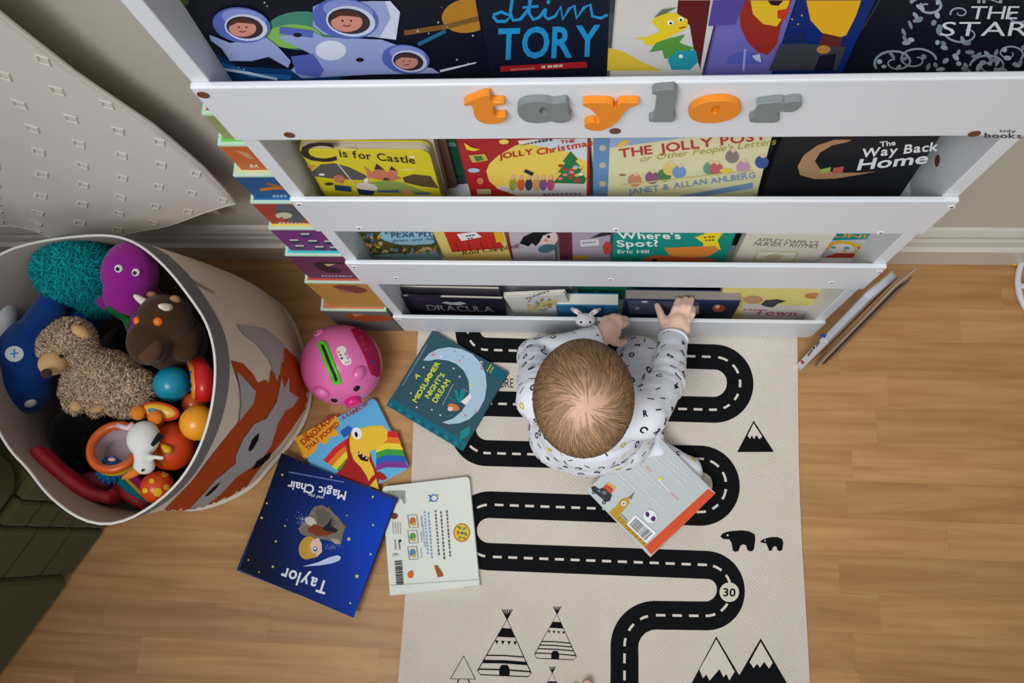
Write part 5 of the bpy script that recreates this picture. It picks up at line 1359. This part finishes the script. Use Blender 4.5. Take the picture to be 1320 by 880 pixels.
for p in ((178, 532), (200, 538)): MB().ell(P3(p[0], p[1], .402), (.011, .011, .008)).build('foot', plush((222, 128, 40)), r, True)
MB().tube([P3(152, 548, .405), P3(165, 552, .41), P3(172, 546, .41)], .004, 8).build('label_tag', plush((226, 200, 214)), r, True)
# toy pot with clear top and bumpy blue ball
c = P3(150, 578, .35)
r = empty('activity_pot', c - Vector((0, 0, .05)), 'orange rimmed plastic pot toy beside the white bird plush', 'toy', GRP)
ax = Vector((.1, .25, 1)).normalized()
MB().tube([c + ax * .012, c - ax * .05, c - ax * .05, c - ax * .01, c + ax * .014], [.031, .029, .034, .035, .034], 28, caps=False).build('tub', plastic((190, 170, 176)), r, True)
MB().tube([c - ax * .030, c - ax * .028], [.030, .030], 28).build('tub_floor', plastic((170, 150, 158)), r)
MB().torus(c + ax * .006, .0355, .007, ax).build('rim', plastic((222, 96, 20)), r, True)
MB().torus(c - ax * .006, .0365, .005, ax).build('rim', plastic((206, 176, 40)), r, True)
MB().ell(P3(144, 592, .372), (.006, .003, .002)).build('badge', plastic((226, 160, 160)), r, True)
c = P3(143, 606, .325)
r = empty('bumpy_ball', c - Vector((0, 0, .022)), 'blue bumpy rubber ball under the orange rimmed pot', 'ball', GRP)
mb = MB().ell(c, .020, nu=24, nv=14)
for k_ in range(70):
    z = 1 - 2 * (k_ + .5) / 70; a = k_ * 2.399; s_ = math.sqrt(1 - z * z); mb.ell(c + Vector((s_ * math.cos(a), s_ * math.sin(a), z)) * .020, .0032, nu=8, nv=5)
mb.build('ball', plastic((14, 120, 180)), r, True)
# pink tray rims
r = empty('pink_tray', P3(90, 620, .25), 'pink red curved plastic tray standing along the bin front', 'toy', GRP)
pts = [P3(44, 580, .36), P3(60, 596, .36), P3(85, 618, .355), P3(112, 636, .345), P3(140, 642, .335), P3(148, 634, .325)]
mb = MB()
for dz, ww in ((0, .010), (-.012, .011), (-.024, .010)): mb.tube([p + Vector((0, 0, dz)) for p in pts], ww, 10)
linkw('curved_wall', blob(mb, .003, 4), plastic((196, 44, 66), .4), r)
MB().tube([P3(150, 628, .315), P3(170, 642, .318), P3(188, 652, .32)], [.010, .009, .008], 10).build('lower_rim', plastic((196, 44, 66), .4), r, True)
MB().ell(P3(122, 622, .30), (.028, .018, .010)).build('floor_panel', plastic((150, 34, 56), .4), r, True)
# striped cloth book
c = P3(174, 630, .325)
r = empty('cloth_book', c - Vector((0, 0, .02)), 'small magenta and teal striped cloth book under the bird plush', 'book', GRP)
U = (P3(188, 648, .325) - P3(158, 618, .325)).normalized(); V = Vector((0, 0, 1)).cross(U)
MB().obox(c, U, V, Vector((0, 0, 1)), -.030, .030, -.014, -.002, -.012, 0).build('stripe', plush((20, 140, 150)), r, bevel=.002)
MB().obox(c, U, V, Vector((0, 0, 1)), -.030, .030, -.0018, .004, -.012, 0).build('stripe', plush((222, 170, 60)), r, bevel=.002)
MB().obox(c, U, V, Vector((0, 0, 1)), -.030, .030, .0042, .016, -.012, 0).build('stripe', plush((150, 30, 90)), r, bevel=.002)

# ================================================================== PINK PIG BANK
pc = P3(440, 470, .078); pc.z = .076
r = empty('piggy_bank', Vector((pc.x, pc.y, 0)), 'round pink toy piggy bank with a bright green coin slot', 'toy')
PK = mat('pig_pink', (232, 112, 176), .28, .02, 20, spec=.5, coat=.2)
R0 = .0750
pm_ = MB().ell(pc, (R0, R0 * 1.0, R0), nu=48, nv=30); bv = bvh_of(pm_.mesh('p'))
pm_.build('body', PK, r, True)
def surf(x, y, off=0.0):
    h, n_, i_, d_ = bv.ray_cast(CAM_LOC, ray(x, y).normalized())
    if h is None:
        h = P3(x, y, pc.z); n_ = (h - pc).normalized()
    else: n_ = (h - pc).normalized()
    return h + n_ * off, n_
zp = (380, 410, 6.767)
def zq(x, y): return (zp[0] + x / zp[2], zp[1] + y / zp[2])
sl = [(242, 235), (275, 320), (310, 410), (345, 490), (365, 545)]
pts = [surf(*zq(*p))[0] for p in sl]
# slot: green rounded frame with dark opening
side = (pts[-1] - pts[0]).normalized(); nn = surf(*zq(300, 390))[1]; sd = side.cross(nn).normalized()
loop = []
for i_, p in enumerate(sl): loop.append(surf(*zq(p[0] + 28, p[1] - 6), .001)[0])
for a in (30, 75, 110, 150):
    loop.append(surf(*zq(365 + 28 * math.cos(math.radians(a)), 548 + 18 * math.sin(math.radians(a))), .001)[0])
for p in sl[::-1]: loop.append(surf(*zq(p[0] - 24, p[1] + 4), .001)[0])
for a in (200, 240, 290, 330):
    loop.append(surf(*zq(242 + 26 * math.cos(math.radians(a)), 230 + 18 * math.sin(math.radians(a))), .001)[0])
MB().tube(loop, .0032, 10, closed=True).build('slot_frame', mat('green_plastic', (74, 206, 36), .3, .02), r, True)
A = Art(flatmap, zp); A.lay = 1; A.line([(236, 232), (300, 395), (366, 548)], 44, (74, 206, 36)); A.lay = 2; A.line([(236, 234), (275, 320), (310, 410), (345, 490), (366, 546)], 26, (56, 14, 22)); wrap(A, bv, r, 'slot_opening', M_PRINT, off=.0004, size=3)
# maroon window panel
A = Art(flatmap, zp); A.lay = 1
A.poly([(487, 100), (520, 84), (565, 95), (620, 130), (680, 200), (725, 290), (745, 380), (748, 450), (744, 522), (700, 505), (662, 485), (640, 430), (605, 330), (560, 240), (515, 160)], (176, 28, 74)); A.lay = 1.8
for i_ in range(14): A.ell(560 + A.rnd.gauss(0, 10) + i_ * 12, 150 + i_ * 24 + A.rnd.gauss(0, 12), 14, 11, A.rnd.choice([(130, 50, 110), (110, 60, 130), (196, 60, 90)]), n=10)
wrap(A, bv, r, 'window_panel', M_PRINT, off=.0006, size=4)
# badge
A = Art(flatmap, zp); A.lay = 1
A.poly(smoothp([(362, 270), (385, 245), (425, 242), (450, 262), (445, 300), (470, 330), (495, 360), (492, 400), (450, 415), (415, 400), (390, 350), (368, 310)], 2), (232, 226, 218)); A.lay = 1.6
for p, c_ in (((383, 296), (220, 140, 60)), ((398, 322), (90, 170, 90)), ((410, 350), (80, 60, 140))): A.ell(p[0], p[1], 12, 11, c_, n=12)
A.ell(448, 312, 17, 20, (214, 150, 190)); A.ell(462, 345, 16, 14, (214, 150, 190)); A.lay = 2.2; A.ell(446, 312, 4, 4, (120, 40, 40), n=8); A.line([(435, 392), (480, 378)], 8, (206, 90, 80)); wrap(A, bv, r, 'badge', M_PRINT, off=.0004, size=3)
for p, rz in (((550, 480), -.5), ((238, 635), .8)):
    q, n_ = surf(*zq(*p)); MB().ell(q + n_ * .002, (.0145, .011, .009), n_.to_track_quat('Z', 'Y').to_euler()).build('ear', PK, r, True)
for p in ((540, 612), (345, 716)):
    q, n_ = surf(*zq(*p)); e = MB().ell(q, (.0064, .0060, .0034), n_.to_track_quat('Z', 'Y').to_euler()).build('eye', EB, r, True)
    MB().ell(q + n_ * .0024 + Vector((-.0010, .0012, 0)), .0018, nu=8, nv=6).build('highlight', EW, e, True)
q, n_ = surf(*zq(505, 718)); MB().tube([q - n_ * .004, q + n_ * .008, q + n_ * .0105], [.0155, .0150, .0120], 26).build('snout', mat('pig_hot_pink', (226, 36, 132), .3, .02, coat=.2), r, True)
q, n_ = surf(*zq(210, 130)); MB().torus(q + n_ * .001, .008, .0028, n_, 20, 8).build('tail', PK, r, True)
for a in (.6, 2.2, 3.9, 5.4): MB().tube([Vector((pc.x + .034 * math.cos(a), pc.y + .034 * math.sin(a), .0005)), Vector((pc.x + .036 * math.cos(a), pc.y + .036 * math.sin(a), .03))], [.013, .015], 14).build('foot', PK, r, True)

# ================================================================== OLIVE SOFA at the lower left
def sofa():
    A0 = at(140, 680, 0); B0 = at(0, 870, 0)
    d = (B0 - A0).normalized(); n_ = Vector((d.y, -d.x, 0))
    if n_.dot(CAM_LOC - A0) < 0: n_ = -n_
    r = empty('sofa', (A0 + B0) / 2 - n_ * .3, 'dark olive green padded sofa beside the toy bin', 'sofa')
    OM = mat('olive_fabric', (72, 71, 44), .9, .1, 25, .4, 300, spec=.1, sheen=.1)
    Z = Vector((0, 0, 1)); O = A0
    S0, S1 = -.095, .75
    MB().rrect(O, d, Z, -n_, S0, S1, .002, .30, .022, .70, (.01, .01, .02, .02)).build('frame', OM, r, bevel=.006)
    def channels(s0, s1, z0, z1, k_, nm_):
        h_ = (z1 - z0) / k_
        for i in range(k_):
            MB().rrect(O, d, Z, n_, s0, s1, z0 + i * h_ + .0008, z0 + (i + 1) * h_ - .0008, -.024, -.001, (.006, .006, .006, .006)).build(nm_, OM, r, bevel=.007)
    channels(S0, -.045, .004, .30, 5, 'quilted_channel')
    channels(-.043, .004, .004, .30, 5, 'quilted_channel')
    channels(.007, .105, .004, .30, 3, 'front_channel')
    MB().rrect(O, d, Z, n_, .108, S1, .004, .30, -.024, .004, (.03, .01, .01, .09)).build('padded_panel', OM, r, bevel=.012)
    MB().rrect(O, d, -n_, Z, S0 + .01, S1 - .01, .012, .68, .30, .40, (.05, .05, .05, .05)).build('seat_cushion', OM, r, bevel=.02)
    MB().rrect(O, d, Z, -n_, S0, S1, .30, .66, .55, .72, (.03, .03, .06, .06)).build('backrest', OM, r, bevel=.02)
sofa()

# ================================================================== THE CHILD
def child():
    hc = at(752, 512, .388)
    r = empty('person', (-.02, -.18, .005), 'baby in a white printed sleepsuit kneeling at the bookcase, reaching for a book', 'person')
    SKIN = mat('baby_skin', (246, 204, 184), .55, .05, 18, .08, 300, spec=.3)
    bs = SKIN.node_tree.nodes['Principled BSDF']; bs.inputs['Subsurface Weight'].default_value = .15; bs.inputs['Subsurface Radius'].default_value = (.012, .005, .003); bs.inputs['Subsurface Scale'].default_value = .3
    pit = Euler((-.35, 0, .02))
    Rm = pit.to_matrix()
    def hp(x, y, z): return hc + Rm @ Vector((x, y, z))
    # joints
    pel = Vector((-.022, -.195, .092)); bel = Vector((-.020, -.190, .160)); che = Vector((-.020, -.180, .232))
    shL = Vector((-.102, -.168, .262)); elL = Vector((-.118, -.078, .165)); wrL = at(772, 437, .138)
    shR = Vector((.060, -.192, .262)); elR = Vector((.100, -.128, .205)); wrR = at(868, 436, .150)
    knL = Vector((-.104, -.058, .062)); anL = Vector((-.095, -.195, .045)); ftL = Vector((-.085, -.235, .034))
    knR = Vector((.064, -.058, .062)); anR = Vector((.085, -.215, .042)); ftR = at(889, 606, .030)
    hipL = Vector((-.072, -.205, .080)); hipR = Vector((.030, -.205, .080))
    def limbs(mb, g, hands):
        mb.ell(pel, (.100 + g, .080 + g, .082 + g)); mb.ell(bel, (.092 + g, .080 + g, .085 + g)); mb.ell(che, (.085 + g, .068 + g, .064 + g))
        mb.capsule([shL, che, shR], [.036 + g, .05 + g, .036 + g])
        mb.capsule([shL, elL, wrL], [.037 + g, .031 + g, .0225 + g]); mb.capsule([shR, elR, wrR], [.036 + g, .030 + g, .0225 + g])
        mb.capsule([hipL, knL], [.058 + g, .043 + g]); mb.capsule([hipR, knR], [.058 + g, .043 + g])
        mb.capsule([knL, anL, ftL], [.038 + g, .027 + g, .022 + g]); mb.capsule([knR, anR, ftR], [.038 + g, .027 + g, .022 + g])
    mb = MB(); limbs(mb, -.004, True)
    # head
    mb.ell(hp(0, -.004, .006), (.0695, .0850, .0720), pit, nu=36, nv=22); mb.ell(hp(0, .034, -.040), (.052, .046, .044), pit)
    for sx in (-1, 1): mb.ell(hp(sx * .030, .052, -.048), (.022, .018, .02)); mb.ell(hp(sx * .0655, .004, -.040), (.007, .012, .017), pit)
    mb.ell(hp(0, .086, -.036), (.0085, .008, .008)); mb.capsule([hp(0, .078, -.018), hp(0, .086, -.034)], [.005, .006]); mb.ell(hp(0, .066, -.072), (.016, .012, .010))
    for sx in (-1, 1): mb.ell(hp(sx * .024, .074, -.010), (.014, .008, .005))
    mb.capsule([che + Vector((0, 0, .04)), hp(0, -.018, -.055)], [.034, .034])
    # hands, from the close-up of the photograph
    def h(x, y, z): return at(740 + x / 6.283, 360 + y / 6.283, z)
    mb.capsule([wrR, h(815, 400, .149), h(840, 345, .150)], [.0185, .0185, .0190]); mb.capsule([h(775, 345, .149), h(900, 330, .150)], [.0125, .0115]); mb.capsule([h(780, 400, .148), h(880, 395, .148)], [.015, .014])
    for pts, r0 in (([(790, 320, .153), (822, 235, .158), (843, 165, .150)], .0068), ([(845, 305, .155), (885, 222, .160), (902, 158, .150)], .0068), ([(893, 305, .154), (930, 225, .159), (953, 160, .149)], .0064), ([(925, 335, .150), (960, 285, .151), (968, 232, .145)], .0056)):
        mb.capsule([h(*p) for p in pts], [r0 * 1.12, r0, r0 * .82], 10)
    mb.capsule([h(760, 385, .147), h(722, 335, .147), h(700, 275, .146), h(673, 212, .142)], [.0105, .0085, .0070, .0056], 10)
    mb.capsule([wrL, h(235, 440, .139), h(285, 395, .139)], [.0185, .0180, .0185]); mb.capsule([h(265, 345, .139), h(325, 425, .137)], [.0125, .0125])
    for pts, r0 in (([(265, 330, .142), (320, 300, .142), (365, 298, .132)], .0064), ([(290, 345, .144), (360, 312, .145), (418, 318, .132)], .0068), ([(310, 370, .144), (375, 342, .145), (425, 348, .130)], .0067), ([(322, 400, .142), (372, 378, .142), (402, 378, .129)], .0060)):
        mb.capsule([h(*p) for p in pts], [r0 * 1.12, r0, r0 * .82], 10)
    mb.capsule([h(285, 455, .137), h(330, 505, .135), h(372, 520, .132), h(410, 502, .127)], [.0105, .0085, .0070, .0056], 10)
    body = blob(mb, .0022, 4, .5)
    bbv = bvh_of(body)
    # sleepsuit: grows over the body, open at neck and wrists
    ms = MB(); limbs(ms, .002, False)
    ms.capsule([che + Vector((0, 0, .03)), che + Vector((-.005, .002, .062))], [.044, .041])
    suit = blob(ms, .0034, 7, .5)
    bmx = bmesh.new(); bmx.from_mesh(suit)
    # soft creases
    for v in bmx.verts:
        p = v.co
        e = .0022 * noise.noise(p * 26) + .0016 * noise.noise(Vector((p.x * 18, p.y * 70, p.z * 60)))
        dR = abs((p - elR).length)
        if dR < .05: e += .0018 * math.sin((p - shR).dot((wrR - shR).normalized()) * 330) * (1 - dR / .05)
        v.co = p + v.normal * e
    # cut the ends of the sleeves open past the wrists
    cut = []
    for wr, el in ((wrR, elR), (wrL, elL)):
        ax = (wr - el).normalized()
        cut += [v for v in bmx.verts if (v.co - wr).length < .06 and (v.co - wr).dot(ax) > -.002]
    bmesh.ops.delete(bmx, geom=list(set(cut)), context='VERTS')
    bmx.to_mesh(suit); bmx.free()
    sbv = bvh_of(suit)
    CLOTH = mat('white_jersey', (232, 234, 242), .9, .02, 20, .25, 700, spec=.1, sheen=.1)
    # printed letters and dashes
    rnd = random.Random(11); mk = MB(); ps = list(suit.polygons); wts = [p.area for p in ps]; placed = []
    for p in rnd.choices(ps, weights=wts, k=2600):
        c = suit.vertices[p.vertices[0]].co.copy(); n_ = p.normal
        if c.z < .012 or any((c - q).length < .0185 for q in placed): continue
        placed.append(c)
        ch = rnd.choice('ORCIIISJ/UOR'); P, F, W = layout(ch, 'k')
        t = n_.orthogonal().normalized(); a = rnd.uniform(0, 2 * PI); t = Matrix.Rotation(a, 3, n_) @ t; b_ = n_.cross(t)
        sc = rnd.choice((.0105, .0115, .009)) if ch not in 'I/' else .0095
        V = []
        for x, y in P:
            q = c + t * (x - W / 2) * sc * 1.25 + b_ * (y - .5) * sc
            hh, hn, i_, d_ = sbv.find_nearest(q)
            V.append(hh + (hn if hn.dot(n_) > 0 else -hn) * .0006)
        mk.add(V, F, (222, 190, 20) if rnd.random() < .13 else (26, 27, 34))
    su_loc = WLOC[r]
    so = linkw('sleepsuit', suit, CLOTH, r, label='white jersey sleepsuit with small black and yellow letters')
    o = mk.build('sleepsuit_print', M_CLOTHPRINT, so, fix=False); o['kind'] = 'stuff'
    for wr, el, rr_ in ((wrR, elR, .0238), (wrL, elL, .0238)):
        ax = (wr - el).normalized(); MB().torus(wr - ax * .003, rr_, .0026, ax, 28, 8).build('cuff', CLOTH, so, True)
    MB().torus(che + Vector((-.005, .002, .075)), .038, .004, (0, .25, 1), 30, 8).build('collar', CLOTH, so, True)
    # hair: thin cap and combed strands out of the whorl
    wh = bbv.ray_cast(CAM_LOC, ray(757, 524).normalized())[0]
    wdir = (wh - hc).normalized()
    up_ = Rm @ Vector((0, 0, 1)); fw = Rm @ Vector((0, 1, 0))
    def scalp(p):
        d = (p - hc); f = d.dot(fw); u = d.dot(up_); l = d.length
        if l > .1: return False
        return u > -.012 + max(0, f) * .62 - max(0, -f) * .55
    cap = MB(); idx = {}
    for pl in body.polygons:
        if all(scalp(body.vertices[i].co) for i in pl.vertices):
            ids = []
            for i in pl.vertices:
                if i not in idx:
                    v = body.vertices[i]; idx[i] = len(cap.v)
                    cap.v.append(v.co + v.normal * .0009)
                    a = wdir.angle((v.co - hc).normalized()); t = max(0, min(1, (a - .10) / .75)); t = t * t * (3 - 2 * t)
                    c0, c1 = (214, 172, 146), (150, 116, 84)
                    cap.c.append(L(tuple(x + (y - x) * t for x, y in zip(c0, c1))))
                ids.append(idx[i])
            cap.f.append(tuple(ids))
    cap.hascol = True
    ho = cap.build('hair', M_HAIR, r, True, fix=False, label='fine light brown hair with a whorl at the crown')
    st = MB(); rnd = random.Random(5); pol = [p for p in body.polygons if scalp(body.vertices[p.vertices[0]].co)]
    for p in rnd.choices(pol, weights=[q.area for q in pol], k=5200):
        c = body.vertices[p.vertices[0]].co.copy(); a = wdir.angle((c - hc).normalized())
        if rnd.random() > min(1, .03 + a / .7): continue
        ln = rnd.uniform(.018, .036); steps = 6; pts = []; cur = c; w_ = rnd.uniform(.00045, .0009)
        for k_ in range(steps + 1):
            hh, hn, i_, d_ = bbv.find_nearest(cur)
            pts.append((hh + hn * (.0014 + .0022 * math.sin(PI * k_ / steps) * rnd.uniform(.6, 1)), hn))
            t = (cur - hc).normalized(); away = (t - wdir * t.dot(wdir)); away = (away - hn * away.dot(hn)).normalized()
            sw = hn.cross(away); cur = hh + (away + sw * (.35 + .25 * math.sin(c.x * 90 + c.y * 60))).normalized() * ln / steps
        t = max(0, min(1, a / .9)); f = rnd.uniform(.78, 1.2)
        col = tuple(min(255, (x + (y - x) * t) * f) for x, y in zip((190, 152, 118), (138, 104, 70)))
        V = []
        for k_, (q, n_) in enumerate(pts):
            d = (pts[min(k_ + 1, steps)][0] - pts[max(k_ - 1, 0)][0]).normalized(); sd = d.cross(n_).normalized() * w_ * (1 - .75 * k_ / steps); V += [q - sd, q + sd]
        st.add(V, [(2 * k_, 2 * k_ + 1, 2 * k_ + 3, 2 * k_ + 2) for k_ in range(steps)], col)
    o = st.build('hair_strands', M_HAIR, ho, fix=False); o['kind'] = 'stuff'
    linkw('body', body, SKIN, r)
    for sx in (-1, 1):
        e = MB().ell(hp(sx * .024, .0765, -.022), (.0095, .005, .0055), pit).build('eye', EW, r, True); MB().ell(hp(sx * .024, .0805, -.023), (.0045, .002, .0045), pit).build('iris', mat('iris_blue', (60, 84, 110), .2, .05), e, True)
    MB().tube([hp(-.014, .0765, -.060), hp(-.006, .0815, -.0575), hp(0, .082, -.059), hp(.006, .0815, -.0575), hp(.014, .0765, -.060)], [.002, .0034, .003, .0034, .002], 8).build('lips', mat('lip_pink', (206, 118, 112), .5, .04), r, True)
child()

# ================================================================== bare foot of the person standing at the lower edge
def foot():
    tp = at(757, 881, .012)
    r = empty('person', (tp.x - .02, tp.y - .11, RT), 'bare toes of a standing person at the lower edge of the rug', 'person')
    mb = MB()
    mb.capsule([tp + Vector((0, -.004, .004)), tp + Vector((-.004, -.040, .006))], [.0115, .012])
    for k_, (dx, dy, rr_) in enumerate(((-.0215, -.008, .0078), (-.037, -.016, .0074), (-.051, -.026, .007), (-.063, -.038, .0068))):
        mb.capsule([tp + Vector((dx, dy, 0)), tp + Vector((dx * .95, dy - .03, .004))], [rr_, rr_])
    mb.capsule([tp + Vector((-.010, -.055, .010)), tp + Vector((-.022, -.13, .022)), tp + Vector((-.025, -.20, .024))], [.022, .028, .028]); mb.capsule([tp + Vector((-.050, -.065, .004)), tp + Vector((-.035, -.18, .016))], [.016, .026])
    mb.capsule([tp + Vector((-.026, -.185, .03)), tp + Vector((-.026, -.20, .12)), tp + Vector((-.026, -.21, .28))], [.032, .034, .046])
    linkw('body', blob(mb, .003, 6), mat('foot_skin', (222, 160, 140), .55, .05, 18, .1, 300, spec=.3), r)
    MB().ell(tp + Vector((0, .003, .0150)), (.007, .0055, .0022)).build('toenail', mat('toenail', (232, 176, 164), .3, .02), r, True)
foot()
